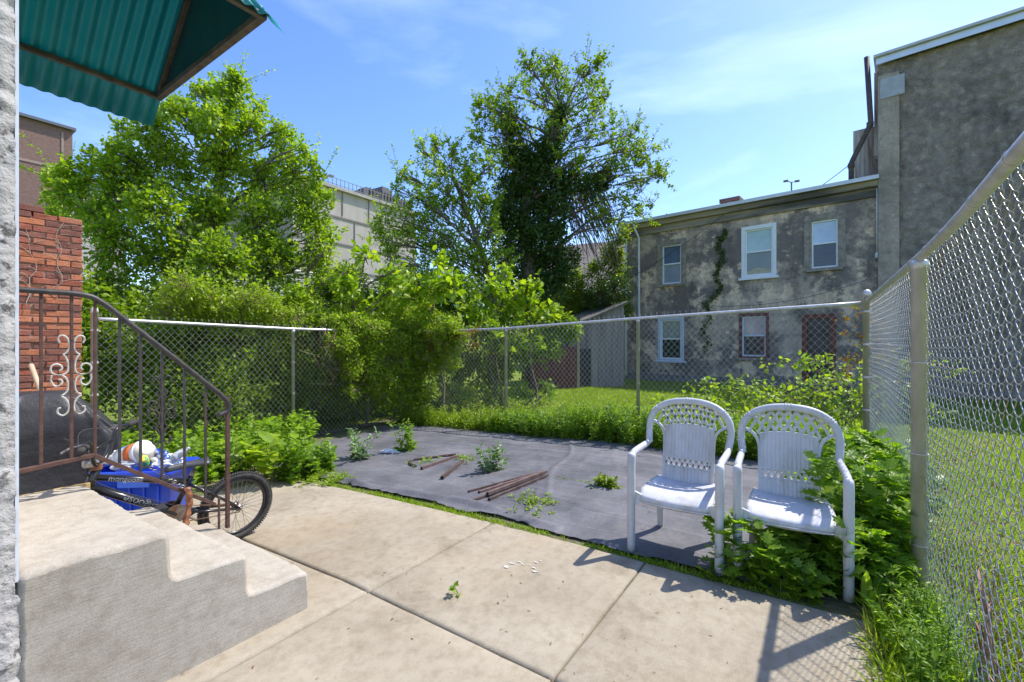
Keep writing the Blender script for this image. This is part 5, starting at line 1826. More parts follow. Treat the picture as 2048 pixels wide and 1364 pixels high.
def bicycle():
    # local x = forward (towards the house), origin at rear contact point
    b = empty('bicycle', (1.62, 3.575, gz(1.62, 3.6)), 0, 'black children sized bicycle leaning on the far side of the steps', 'bicycle')
    b.rotation_euler = (R(-5), 0, R(180))     # forward = -u, small lean
    blk = M('black_frame_paint', (0.012, 0.012, 0.014), (0.03, 0.03, 0.033), 10, .3, .1, coat=.3)
    rub = M('tyre_rubber', (0.03, 0.028, 0.027), (0.06, 0.055, 0.05), 40, .85, bs=.5, bscale=120)
    steel = M('dull_steel', (0.25, 0.24, 0.23), (0.4, 0.38, 0.36), 30, .4, .8, c3=(0.25, 0.12, 0.06), c3scale=9, c3lo=.5, c3hi=.65)
    RW = .252

    def wheel(name, cx, rotz=0):
        w_ = bpy.data.objects.new(name, None); col.objects.link(w_); w_.parent = b; w_.location = (cx, 0, RW); w_.rotation_euler = (0, 0, rotz)
        n = 48
        circ = lambda r, y=0: [Vector((r * math.cos(2 * PI * k / n), y, r * math.sin(2 * PI * k / n))) for k in range(n)]
        mb = MB(); mb.tube(circ(RW - .0215), .0215, 10, closed=True)
        # tread knobs
        for k in range(96):
            a = 2 * PI * k / 96
            for y in (-.011, .011):
                rr = RW - .0015
                mb.box((rr * math.cos(a + y), y, rr * math.sin(a + y)), (.006, .014, .010), Matrix.Rotation(-a, 3, 'Y'))
        mb.build('tyre', rub, w_, True)
        mb = MB(); mb.tube(circ(RW - .053), .013, 8, closed=True, flat=.7); mb.build('rim', blk, w_, True)
        mb = MB()
        for k in range(36):
            a = 2 * PI * k / 36; s = 1 if k % 2 else -1
            a2 = a + (.45 if (k // 2) % 2 else -.45)
            mb.tube([Vector((.02 * math.cos(a2 * 1.0 + 1.2 * (1 if (k // 2) % 2 else -1)), s * .028, .02 * math.sin(a2 + 1.2 * (1 if (k // 2) % 2 else -1)))), Vector(((RW - .06) * math.cos(a), 0, (RW - .06) * math.sin(a)))], .0013, 4)
        mb.build('spokes', steel, w_)
        mb = MB(); ax = Matrix.Rotation(R(90), 3, 'X')
        mb.lathe([(.008, -.06), (.008, -.035), (.026, -.033), (.026, -.028), (.014, -.024), (.014, .024), (.026, .028), (.026, .033), (.008, .035), (.008, .06)], (0, 0, 0), 14, ax)
        mb.build('hub', steel, w_, True)
        mb = MB(); a = R(40); mb.box(((RW - .095) * math.cos(a), 0, (RW - .095) * math.sin(a)), (.055, .012, .022), Matrix.Rotation(-a, 3, 'Y'))
        mb.build('reflector', M('reflector_plastic', (0.55, 0.56, 0.6)), w_)
        return w_
    wheel('rear_wheel', 0)
    wheel('front_wheel', .98, R(20))
    BB = Vector((.40, 0, .335)); ST = Vector((.315, 0, .53)); HT1 = Vector((.80, 0, .70)); HT0 = Vector((.83, 0, .60)); RH = Vector((0, 0, RW))
    mb = MB()
    mb.tube([HT0 + Vector((.008, 0, -.02)), HT1 + Vector((-.006, 0, .02))], .024, 12)
    mb.tube([HT1 + Vector((.005, 0, -.028)), ST + Vector((0, 0, -.012))], .019, 12)
    mb.tube([HT0 + Vector((-.006, 0, .018)), BB], .023, 12)
    mb.tube([BB, ST + Vector((-.01, 0, .025))], .017, 10)
    for s in (-1, 1):
        mb.tube([BB + Vector((-.02, s * .02, 0)), Vector((.2, s * .042, .292)), RH + Vector((0, s * .052, 0))], .010, 8)
        mb.tube([ST + Vector((0, s * .012, -.03)), Vector((.2, s * .04, .42)), RH + Vector((0, s * .052, 0))], .009, 8)
    mb.tube([BB + Vector((0, -.036, 0)), BB + Vector((0, .036, 0))], .024, 12)
    fr = mb.build('frame', blk, b, True)
    lt = M('grey_lettering', (0.16, 0.165, 0.18), (0.42, 0.43, 0.46), 30, .6)
    # lettering on the camera side (local +y after the half turn faces the steps)
    for (p, q, off, size, flip) in ((HT1 + Vector((.005, 0, -.028)), ST + Vector((0, 0, -.012)), .0195, .042, False), (HT0 + Vector((-.006, 0, .018)), BB, .0235, .062, True)):
        p = p.copy(); q = q.copy()
        d = (q - p).normalized()        # towards the rear = to the right for the camera
        nrm = Vector((0, 1, 0)); up = nrm.cross(d)
        if flip: d = -d; up = -up
        mid = p + (q - p) * (.30 if not flip else .62)
        M4 = Matrix.Translation(mid + nrm * (off - .001)) @ Matrix((tuple((d.x, up.x, nrm.x)), (d.y, up.y, nrm.y), (d.z, up.z, nrm.z))).to_4x4()
        text_mesh('lettering', 'mongoose', size, lt, fr, M4)
    # seat post + saddle
    mb = MB(); mb.tube([ST, ST + Vector((-.03, 0, .07))], .013, 8); mb.build('seat_post', steel, b, True)
    V = []; F = []
    n = 16
    for i in range(13):
        t = i / 12; x = .16 - .25 * t
        hw_ = .018 + .055 * max(0, (t - .35) / .65) ** 1.2
        if i == 12: hw_ *= .7
        for k in range(n):
            a = 2 * PI * k / n
            V.append((ST.x - .02 + x, hw_ * math.cos(a), ST.z + .105 + .018 * math.sin(a) - .012 * abs(math.cos(a)) + .015 * t))
    F = [(i * n + k, i * n + (k + 1) % n, (i + 1) * n + (k + 1) % n, (i + 1) * n + k) for i in range(12) for k in range(n)] + [tuple(range(n)), tuple(12 * n + k for k in range(n))]
    mb = MB(); mb.add(V, F); mb.build('saddle', M('saddle_vinyl', (0.03, 0.03, 0.035), (0.06, 0.06, 0.065), 7, .45), b, True)
    # fork
    mb = MB(); FH = Vector((.98, 0, RW))
    mb.tube([HT0 + Vector((.01, 0, -.03)), HT0 + Vector((.014, 0, -.05))], .02, 10)
    for s in (-1, 1): mb.tube([HT0 + Vector((.012, s * .02, -.045)), HT0 + Vector((.03, s * .05, -.09)), FH + Vector((-.03, s * .055, 0))], .013, 8)
    mb.build('fork', blk, b, True)
    # stem + bars
    stt = HT1 + Vector((0, 0, .045))
    mb = MB(); mb.tube([HT1, stt], .016, 8); mb.box(stt + Vector((.02, 0, .01)), (.07, .05, .035)); mb.build('stem', steel, b, bevel=.006)
    hb = bpy.data.objects.new('handlebar', None)
    bar = MB()
    th = R(-36)
    rz = Matrix.Rotation(th, 3, 'Z')
    bc = stt + Vector((-.02, 0, .01))
    Bp = lambda x, y, z: bc + rz @ Vector((x, y, z))
    for s in (1, -1):
        bar.tube(curve_pts([Bp(0, 0, 0), Bp(0, s * .04, 0), Bp(-.005, s * .09, .04), Bp(-.01, s * .13, .13), Bp(-.02, s * .17, .165), Bp(-.045, s * .25, .165), Bp(-.05, s * .28, .165)], 24), .0115, 10)
    bar.tube([Bp(-.008, -.115, .10), Bp(-.008, .115, .10)], .008, 8)
    hbm = bar.build('handlebar', blk, b, True)
    for s in (1, -1):
        mb = MB(); mb.tube([Bp(-.042, s * .235, .165), Bp(-.055, s * .345, .165)], .0165, 10)
        for k in range(6):
            p = Bp(-.044 - .002 * k, s * (.245 + .018 * k), .165)
            mb.lathe([(.019, -.003), (.019, .003)], p, 10, (rz @ Matrix.Rotation(R(90), 3, 'X')))
        mb.build('grip', rub, hbm, True)
        mb = MB(); mb.tube([Bp(-.02, s * .20, .165), Bp(.04, s * .21, .15), Bp(.05, s * .28, .14)], .006, 6); mb.build('brake_lever', steel, hbm, True)
    mb = MB()
    mb.tube(curve_pts([Bp(.02, .19, .16), Bp(.12, .10, .17), Bp(.10, 0, .08), HT1 + Vector((.03, .02, -.02))], 20), .003, 5)
    mb.tube(curve_pts([Bp(.02, -.19, .16), Bp(.13, -.08, .16), Bp(.08, 0, .02), HT0 + Vector((-.05, .03, .03)), BB + Vector((0, .03, .05))], 24), .003, 5)
    mb.build('brake_cable', M('black_cable', (0.03, 0.03, 0.03)), b, True)
    # crank set
    mb = MB(); ax = Matrix.Rotation(R(90), 3, 'X')
    mb.lathe([(.055, -.048), (.062, -.048), (.062, -.044), (.055, -.044)], BB, 30, ax)
    for k in range(5):
        a = 2 * PI * k / 5; mb.bar(BB + Vector((0, .046, 0)), BB + Vector((.057 * math.cos(a), .046, .057 * math.sin(a))), .008, .003, (0, 1, 0))
    mb.lathe([(.055, .044), (.062, .044), (.062, .048), (.055, .048)], BB, 30, ax)
    mb.build('chainring', steel, b)
    for s, ang_ in ((1, R(35)), (-1, R(215))):
        c1 = BB + Vector((.15 * math.cos(ang_), s * .06, .15 * math.sin(ang_)))
        mb = MB(); mb.bar(BB + Vector((0, s * .055, 0)), c1, .018, .012, (0, 1, 0)); cr_ = mb.build('crank_arm', blk, b, bevel=.003)
        mb = MB(); mb.box(c1 + Vector((0, s * .05, 0)), (.085, .08, .018), Matrix.Rotation(R(25), 3, 'Y'))
        mb.build('pedal', M('pedal_plastic', (0.04, 0.04, 0.045)), cr_, bevel=.004)
    mb = MB()
    mb.tube([BB + Vector((-.0, .05, .06)), RH + Vector((0, .05, .026))], .0035, 5); mb.tube([BB + Vector((0, .05, -.06)), RH + Vector((0, .05, -.026))], .0035, 5)
    mb.build('chain', M('rusty_chain', (0.14, 0.08, 0.05), (0.22, 0.13, 0.08), 30, .7, .4), b)
    # two rust coloured headset rings
    mb = MB()
    for k in range(3): mb.lathe([(.028, k * .012), (.030, k * .012 + .008)], HT1 + Vector((-.004, 0, .018)), 16)
    mb.build('headset', M('rust_ring', (0.25, 0.10, 0.05), (0.33, 0.15, 0.08), 20, .7), b)


bicycle()


def bike_lock():
    """chain wrapped in crinkled brown plastic that ties the bicycle to the railing"""
    u = uofx(374, RV - .03)
    e = empty('lock_chain', (u, RV - .03, 0), 0, 'chain wrapped in crinkled orange brown plastic hanging from the sloping bottom rail', 'lock')
    wr = M('brown_plastic_wrap', (0.20, 0.07, 0.03), (0.40, 0.17, 0.085), 16, .35, bs=.5, bscale=45, bd=.02)
    V = []; n = 14; zs = np.linspace(.235, .52, 30)
    for j, z in enumerate(zs):
        for k in range(n):
            a = 2 * PI * k / n
            r_ = .017 + .002 * math.sin(j * 1.1) + .014 * mnoise.noise((math.cos(a) * 2, math.sin(a) * 2, z * 28))
            V.append((.012 * math.sin(z * 18) + r_ * math.cos(a), r_ * .8 * math.sin(a), z))
    F = [(j * n + k, j * n + (k + 1) % n, (j + 1) * n + (k + 1) % n, (j + 1) * n + k) for j in range(len(zs) - 1) for k in range(n)] + [tuple(range(n)), tuple((len(zs) - 1) * n + k for k in range(n))]
    mb = MB(); mb.add(V, F); mb.build('plastic_wrap', wr, e, True)
    mb = MB()
    for k in range(9):
        c = Vector((-.02 - .01 * k, .01 + .03 * k, .53 + .012 * k))
        ring = []
        for a in range(10):
            an = 2 * PI * a / 10
            p = Vector((.012 * math.cos(an), 0, .008 * math.sin(an)))
            if k % 2: p = Vector((p.x, p.z, 0))
            ring.append(c + p)
        mb.tube(ring, .0028, 5, closed=True)
    mb.build('chain_links', M('dull_steel', (0.25, 0.24, 0.23)), e, True)


bike_lock()


# =================================================================== BROWN DOWNSPOUT PIPES ON THE FABRIC
PIPEM = [M('brown_pipe_a', (0.06, 0.038, 0.034), (0.11, 0.075, 0.066), 12, .5), M('brown_pipe_b', (0.11, 0.068, 0.06), (0.17, 0.115, 0.105), 12, .45)]


def fpt(x, y):
    """photo pixel to a point on the yard ground"""
    z = 0.0
    for _ in range(12):
        d = (CH - z) / ((y - HY) / FPX)
        p = P(x, y, d); z = gz(p.x, p.y) + .012
    p = P(x, y, (CH - z) / ((y - HY) / FPX)); return p


def pipe(a, b, r, label, mat, elbow=False, lift=0.0, square=True):
    r *= .72; lift *= .72
    p = fpt(*a); q = fpt(*b)
    p = p + Vector((0, 0, r + lift)); q = q + Vector((0, 0, r + lift))
    d = (q - p); L = d.length
    e = bpy.data.objects.new('downspout_pipe', None)
    mb = MB()
    up = Vector((0, 0, 1)); dd = d.normalized(); s = dd.cross(up).normalized(); t = s.cross(dd)
    # fluted rectangular tube, open at both ends
    prof = []
    for sx, sy, nseg in ((1, -1, 0), (1, 1, 1), (-1, 1, 2), (-1, -1, 3)):
        prof.append((sx * r * 1.15, sy * r * .85))
    outl = []
    for k in range(4):
        a_, b_ = prof[k], prof[(k + 1) % 4]
        for m_ in range(4):
            tt = m_ / 4
            x_ = a_[0] + (b_[0] - a_[0]) * tt; y_ = a_[1] + (b_[1] - a_[1]) * tt
            f_ = .90 if m_ in (1, 3) else 1
            outl.append((x_ * f_, y_ * f_))
    n = len(outl); vs = []
    for base in (Vector((0, 0, 0)), d):
        for sc in (1, .9):
            for x_, y_ in outl: vs.append(base + s * x_ * sc + t * y_ * sc)
    fs = []
    for k in range(n):
        k2 = (k + 1) % n
        fs += [(k, k2, 2 * n + k2, 2 * n + k), (n + k2, n + k, 3 * n + k, 3 * n + k2), (k2, k, n + k, n + k2), (2 * n + k, 2 * n + k2, 3 * n + k2, 3 * n + k)]
    mb.add(vs, fs)
    if elbow:
        w_ = (fpt(a[0] + 6, a[1] + 14) + Vector((0, 0, r)) - p)
        mb.tube([Vector((0, 0, 0)), -dd * .04 + w_ * .1, -dd * .055 + w_ * .5, w_ * .9], r * 1.15, 8)
    o = mb.build('downspout_pipe', mat, None)
    o.location = p
    tag(o, label, 'pipe', 'brown metal downspout pipes lying on the fabric')


pipe((826, 922), (912, 911), .020, 'brown downspout pipe with a curved elbow at its left end, on the black fabric', PIPEM[0], True)
pipe((843, 939), (916, 914), .022, 'straight brown pipe lying right beside the elbowed pipe on the fabric', PIPEM[1])
pipe((884, 958), (925, 925), .022, 'short brown pipe lying alone between the single pipes and the bundle', PIPEM[0])
pipe((937, 985), (1076, 947), .014, 'thin dark brown pipe at the back of the pipe bundle', PIPEM[0])
pipe((958, 987), (1082, 948), .018, 'brown pipe second from the back in the pipe bundle', PIPEM[1])
pipe((943, 1004), (1060, 962), .015, 'brown pipe sticking out furthest at the near left end of the bundle', PIPEM[0], False, .0)
pipe((975, 994), (1092, 949), .021, 'pale brown pipe on top of the pipe bundle', PIPEM[1], False, .022)
pipe((978, 1001), (1095, 953), .017, 'dark brown pipe at the front of the pipe bundle', PIPEM[0])


def crumpled(name, label, cat, p, s, mat, seed):
    bm = bmesh.new(); bmesh.ops.create_icosphere(bm, subdivisions=4, radius=1)
    for v_ in bm.verts:
        k = 1 + .5 * mnoise.noise(v_.co * 1.8 + Vector((seed, 0, 0))) - .3 * abs(mnoise.noise(v_.co * 4 + Vector((0, seed, 0))))
        v_.co = Vector((v_.co.x * s[0], v_.co.y * s[1], max(-.3, v_.co.z) * s[2])) * k
    me = bpy.data.meshes.new(name); bm.to_mesh(me); bm.free()
    o = link_mesh(name, me, mat); o.location = p; o.rotation_euler = (0, 0, R(-60))
    return tag(o, label, cat)


crumpled('paper_scrap', 'crumpled white scrap of paper lying on the black fabric near the fence corner', 'litter', fpt(780, 905) + Vector((0, 0, .015)), (.12, .06, .03), M('white_paper', (0.72, 0.73, 0.77), (0.80, 0.80, 0.83), 9, .6), 2)


# paint splashes on the concrete
def splashes():
    mb = MB()
    rs = random.Random(4)
    for x, y, r_ in ((1012, 1130, .018), (1024, 1124, .012), (1038, 1121, .010), (1046, 1126, .008), (1060, 1127, .006), (1068, 1133, .012), (1070, 1140, .012), (1072, 1122, .010), (1082, 1119, .010), (1053, 1126, .004)):
        p = fpt(x, y); n = 12
        pts = []
        for k in range(n):
            a = 2 * PI * k / n; rr = r_ * .7 * rs.uniform(.3, 1.5)
            pts.append((p.x + rr * math.cos(a), p.y + rr * 1.8 * math.sin(a), p.z - .012 + .005))
        mb.add(pts + [(p.x, p.y, p.z - .012 + .0052)], [(k, (k + 1) % n, n) for k in range(n)])
    o = mb.build('paint_splashes', M('white_paint', (0.56, 0.55, 0.53)))
    tag(o, 'small white paint splashes dried on the middle concrete slab', 'paint marks')


splashes()

# =================================================================== VEGETATION
def limb(a, b, r0, r1, sagv=0.0, seed=0):
    a = Vector(a); b = Vector(b)
    rs = random.Random(seed)
    pts = []
    L = (b - a).length
    for k in range(7):
        t = k / 6
        j = Vector((rs.gauss(0, 1), rs.gauss(0, 1), rs.gauss(0, .6))) * L * .035 * math.sin(PI * t)
        pts.append(a * (1 - t) + b * t + j + Vector((0, 0, sagv * L * math.sin(PI * t))))
    return pts, [r0 + (r1 - r0) * k / 6 for k in range(7)]


def tree(name, label, base, trunk_top, r_trunk, clumps, tmpl, lm, leaf, twigs, per, bias=(0, 0, .3), cat='tree', tmin=.3, bark=BARK, twr=.006, subs=3, trunk_mid=None, jit=1.0, sprigs=0):
    base = Vector(base)
    e = empty(name, base, 0, label, cat)
    T = MB()
    ctrl = [Vector((0, 0, -.3))] + ([Vector(m_) - base for m_ in trunk_mid] if trunk_mid else []) + [Vector(trunk_top) - base]
    tp = curve_pts(ctrl, 14) if len(ctrl) > 2 else limb(ctrl[0], ctrl[-1], 1, 1)[0]
    T.tube(tp, [r_trunk * (1.15 - .8 * k / (len(tp) - 1)) for k in range(len(tp))], 10)
    tarr = np.array([tuple(p) for p in tp])
    f = Fol()
    for i, (c, r) in enumerate(clumps):
        c = Vector(c) - base
        rr = r if hasattr(r, '__len__') else (r, r, r)
        m_ = max(rr)
        # attach to the trunk below the clump
        z_att = c.z - m_ * .9 - abs(math.hypot(c.x, c.y)) * .3
        k = int(np.argmin(np.abs(tarr[:, 2] - z_att)))
        k = min(max(k, 2), len(tp) - 1)
        pts, rad = limb(tp[k], c, max(.02, r_trunk * .35 * min(1, m_)), .010, .06, i)
        T.tube(pts, rad, 6)
        for q in range(subs):
            d = Vector(tuple(nrmz(rng.normal(size=3) + np.array(bias)))); d = Vector((d.x * rr[0], d.y * rr[1], d.z * rr[2])) * .7
            p2, r2 = limb(pts[4], c + d, .018, .005, .02, i * 7 + q)
            T.tube(p2, r2, 4)
        vol = rr[0] * rr[1] * rr[2]
        n = max(8, int(twigs * (vol ** (2 / 3))))
        f.clump(tuple(c), rr, n, per, leaf, bias=bias, tmin=tmin, jit=jit)
        for q in range(sprigs):
            d = nrmz(rng.normal(size=3) * np.array([1, 1, .8]) + np.array([0, 0, .75]))
            a_ = np.array(tuple(c)) + d * m_ * rng.uniform(.4, .8)
            b_ = a_ + nrmz(d + np.array([0, 0, .6])) * rng.uniform(.35, .8)
            f.a.append(np.array([tuple(c)])); f.b.append(a_[None])
            f.sprig(a_, b_, 30, leaf * 1.1, leaf * .9, .0)
    T.build('trunk', bark, e, True)
    f.make('crown', None, tmpl, lm, bark, e)
    tubes_np('twigs', np.concatenate(f.a), np.concatenate(f.b), twr, .002, bark, e)
    return e


def C(x, y, d, rpx, asp=1.0, dr=None):
    """clump from photo pixel: centre, radius in pixels at that depth"""
    r = rpx / FPX * d
    return (tuple(P(x, y, d)), (r * (dr or .9), r * (dr or .9), r * asp))


# --- big tree on the left, behind the left fence
cl = []
for (x, y, rp, d) in [(455, 200, 50, 9.4), (430, 250, 60, 9.2), (500, 262, 55, 9.8), (365, 240, 48, 9.0), (310, 262, 55, 8.8), (565, 285, 42, 10.0), (590, 345, 55, 9.8),
                      (250, 325, 60, 8.8), (340, 335, 80, 8.9), (450, 340, 90, 9.6), (530, 360, 70, 9.9), (230, 400, 60, 8.6), (310, 430, 85, 8.7), (420, 440, 90, 9.0),
                      (520, 450, 80, 9.4), (600, 430, 60, 9.8), (625, 385, 35, 10.0), (230, 490, 80, 8.6), (330, 530, 90, 8.5), (440, 540, 95, 8.7), (550, 540, 85, 9.2), (630, 520, 55, 9.6),
                      (215, 590, 70, 8.6), (300, 620, 70, 8.3), (400, 640, 70, 8.3), (500, 640, 70, 8.5), (600, 620, 60, 9.0), (150, 400, 60, 9.0), (125, 370, 40, 9.2), (160, 350, 35, 9.3),
                      (110, 440, 35, 9.4), (195, 445, 55, 8.9), (640, 460, 40, 9.9), (275, 370, 60, 9.0), (395, 185, 26, 9.3), (470, 170, 24, 9.5), (205, 335, 30, 8.8), (100, 350, 22, 9.3)]:
    cl.append(C(x, y, d + random.uniform(-.5, .3), rp * (.80 if rp > 30 else .9), 1.15))
for (x, y) in [(400, 215), (418, 168), (475, 150), (520, 215), (352, 205), (300, 222), (262, 262), (215, 318), (560, 248), (600, 290), (635, 345), (655, 395), (135, 335), (100, 395), (185, 300), (490, 170), (245, 250), (660, 470), (620, 320), (440, 160), (330, 215)]:
    cl.append(C(x, y + 14, 9.3 + random.uniform(-.4, .4), 17, 1.5))
tree('leafy_tree', 'broad bright green leafy tree behind the left fence, its crown peaking beside the awning', P(450, 760, 9.6) * 1 + Vector((0, 0, -.3)), P(455, 230, 9.5), .14, cl, T_OVAL, L_BRIGHT, .085, 300, 18, sprigs=1, bias=(0, 0, .35), jit=1.2)

# --- tall ivy covered tree in the middle
D0 = 14.2
cl = []
for (x, y, rp) in [(1075, 150, 30), (1110, 165, 38), (1165, 155, 38), (1185, 185, 34), (1140, 210, 46), (1060, 185, 26), (1090, 215, 40), (1190, 235, 42), (1215, 265, 22), (1010, 195, 24), (1000, 235, 36), (985, 215, 26), (1030, 235, 32), (960, 215, 16),
                   (1000, 275, 42), (1045, 285, 45), (1110, 270, 40), (1170, 290, 42), (970, 250, 22), (985, 320, 28), (1240, 310, 36), (1270, 330, 45), (1290, 300, 26), (1250, 285, 22), (1305, 350, 22), (1280, 385, 40), (1220, 360, 50), (1160, 350, 42),
                   (1240, 420, 46), (1170, 410, 40), (1290, 430, 22), (1130, 330, 38), (1020, 330, 30), (1200, 450, 38), (1265, 270, 18), (955, 285, 14), (1210, 200, 16), (1055, 130, 12), (1195, 130, 12), (1110, 135, 14), (1325, 355, 8)]:
    cl.append(C(x, y, D0 + random.uniform(-.9, .9), rp, 1.1))
mt = tree('ivy_clad_tree', 'tall open crowned tree with a dark ivy wrapped trunk in the middle of the view', P(1060, 790, D0) + Vector((0, 0, 0)), P(1125, 230, D0), .26, cl, T_OVAL, L_MID, .095, 80, 12, sprigs=7,
          bias=(0, 0, .7), tmin=.5, twr=.008, subs=4, trunk_mid=[P(1062, 600, D0), P(1050, 420, D0), P(1085, 300, D0)], jit=.8)
# ivy sleeve round trunk and main limbs: a part of the same tree
f = Fol()
bs = mt.location
for (x, y, rp, n) in [(1030, 420, 62, 60), (1000, 480, 56, 50), (1015, 380, 46, 44), (1090, 380, 56, 50), (1100, 540, 50, 44), (1030, 560, 60, 50), (1010, 620, 50, 40), (1060, 560, 60, 60), (1075, 500, 62, 70), (1060, 440, 62, 70), (1070, 390, 62, 70), (1050, 350, 50, 50), (1075, 330, 46, 46), (1095, 300, 32, 34), (1110, 260, 26, 30), (1120, 230, 20, 22), (1035, 310, 30, 30), (1025, 270, 22, 22), (1015, 240, 16, 12),
                      (1130, 370, 40, 44), (1110, 430, 50, 50), (1100, 480, 48, 50), (1085, 600, 55, 50), (1180, 375, 28, 26), (1210, 355, 20, 20), (1010, 430, 34, 34), (1135, 520, 30, 26), (1060, 640, 50, 40), (1040, 480, 50, 40), (1120, 560, 36, 26)]:
    c_, r_ = C(x, y, D0 + random.uniform(-.4, .4), rp)
    f.clump(tuple(Vector(c_) - bs), r_, int(n * 2.0), 16, .11, inner=.6, upn=.4, jit=1.2)
leaves('ivy', np.concatenate(f.p), np.concatenate(f.d), np.concatenate(f.n), np.concatenate(f.s), T_DIAMOND, L_DARK, mt)
# bare drooping branches at its lower right
A_, B_ = [], []
for k in range(110):
    x0, y0 = random.uniform(1120, 1200), random.uniform(350, 440)
    x1, y1 = x0 + random.uniform(10, 70), y0 + random.uniform(50, 130)
    p = P(x0, y0, D0 + random.uniform(-.4, .4)) - bs; q = P(min(x1, 1240), y1, D0 + random.uniform(-.6, .4)) - bs
    m_ = (p + q) / 2 + Vector((0, 0, .18))
    A_ += [tuple(p), tuple(m_)]; B_ += [tuple(m_), tuple(q)]
tubes_np('drooping_branches', A_, B_, .014, .008, BARK, mt, 4)

# --- slimmer tree to its left
cl = []
for (x, y, rp) in [(840, 300, 14), (865, 320, 30), (900, 330, 32), (940, 330, 30), (980, 340, 24), (880, 365, 42), (930, 375, 40), (830, 370, 22), (800, 350, 14), (850, 410, 42), (905, 425, 50), (960, 410, 40), (790, 380, 16), (810, 440, 38), (770, 440, 22),
                   (860, 470, 50), (790, 490, 36), (930, 480, 45), (845, 520, 42), (905, 540, 40), (960, 530, 40), (980, 460, 36), (1000, 590, 45), (950, 600, 50), (870, 290, 10), (760, 480, 16), (1010, 520, 34), (905, 300, 10), (820, 560, 34), (870, 430, 44), (830, 480, 44), (890, 500, 50), (930, 530, 50), (850, 570, 44), (780, 520, 34), (760, 455, 26), (940, 380, 40), (975, 560, 46), (900, 590, 50), (800, 590, 40), (970, 430, 40)]:
    cl.append(C(x, y, 13.0 + random.uniform(-.6, .6), rp, 1.1))
tree('branchy_tree', 'slender loose leaved tree between the garage and the ivy clad tree', P(985, 790, 13.0), P(905, 350, 13), .13, cl, T_OVAL, L_BRIGHT, .092, 105, 12, sprigs=4, bias=(0, 0, .6), tmin=.45, twr=.007, subs=5, trunk_mid=[P(985, 600, 13), P(955, 480, 13)])

# --- thin sapling in front of the garage
cl = [C(x, y, 9.0, rp) for (x, y, rp) in [(625, 470, 26), (635, 510, 34), (660, 500, 30), (610, 540, 30), (655, 560, 34), (690, 545, 26), (700, 580, 26), (625, 590, 26), (670, 600, 30)]]
tree('sapling', 'thin bare stemmed sapling standing just behind the left fence in front of the garage', P(628, 800, 9.0), P(627, 480, 9.0), .022, cl, T_OVAL, L_BRIGHT, .075, 110, 9, subs=2)

# --- big leaved saplings above the vine mass
for i, (x, y, d, sc, lab) in enumerate([(730, 545, 8.8, 1.0, 'broad leaved sapling leftmost of the three above the vine covered fence'),
                                        (880, 560, 9.2, 1.0, 'broad leaved sapling in the middle above the vine covered fence corner'),
                                        (985, 600, 10.2, .8, 'small broad leaved sapling rightmost above the vine covered fence corner')]):
    cl = []
    for k in range(10):
        dx, dy = random.uniform(-60, 60) * sc, random.uniform(-10, 110) * sc
        cl.append(C(x + dx, y + dy, d + random.uniform(-.4, .4), random.uniform(24, 36) * sc, .8))
    cl.append(C(x, y - 30 * sc, d, 20 * sc, 1.2))
    tree('broad_leaved_sapling', lab, P(x, 850, d), P(x, y - 30, d), .03, cl, T_OVAL, L_BRIGHT, .15, 75, 9, cat='sapling', subs=2, jit=.8)['group'] = 'saplings behind the fence corner'

# --- pale green shrubs in front of the ivy tree
for (x, y, lab, pts_) in [(1000, 640, 'light green maple-like shrub left of the pair behind the back fence', [(985, 600, 30), (1000, 570, 24), (1020, 620, 34), (970, 640, 34), (1010, 540, 20), (1030, 660, 34), (990, 680, 38), (1040, 590, 20)]),
                          (1068, 620, 'light green maple-like shrub right of the pair behind the back fence', [(1068, 575, 17), (1070, 610, 24), (1055, 640, 28), (1085, 640, 24), (1100, 625, 18), (1065, 690, 36)])]:
    cl = [C(a, b_, 10.5 + random.uniform(-.3, .3), rp, 1.15) for a, b_, rp in pts_]
    tree('shrub', lab, P(x, 820, 10.5), P(x, y, 10.5), .03, cl, T_LOBED, L_BRIGHT, .14, 75, 9, cat='shrub', subs=2)['group'] = 'pale shrubs behind the back fence'

# --- olive trees between ivy tree and house
cl = [C(x, y, 16.5, rp) for (x, y, rp) in [(1120, 590, 40), (1165, 600, 42), (1205, 590, 40), (1235, 560, 36), (1225, 510, 32), (1238, 470, 26), (1150, 560, 30), (1190, 540, 26), (1240, 620, 34), (1140, 630, 40), (1190, 640, 36), (1235, 520, 24)]]
tree('roadside_tree', 'olive green tree squeezed between the ivy clad tree and the stucco house', P(1180, 780, 16.5), P(1180, 600, 16.5), .1, cl, T_DIAMOND, L_OLIVE, .10, 240, 18, subs=3)
cl = [C(x, y, 15.6, rp) for (x, y, rp) in [(1200, 590, 34), (1232, 580, 34), (1225, 620, 30), (1195, 625, 28)]]
tree('dark_shrub', 'dark shrub shading the roof of the grey shed', P(1215, 790, 16.2), P(1215, 600, 15.8), .06, cl, T_DIAMOND, L_DARK, .09, 170, 16, cat='shrub', subs=2)


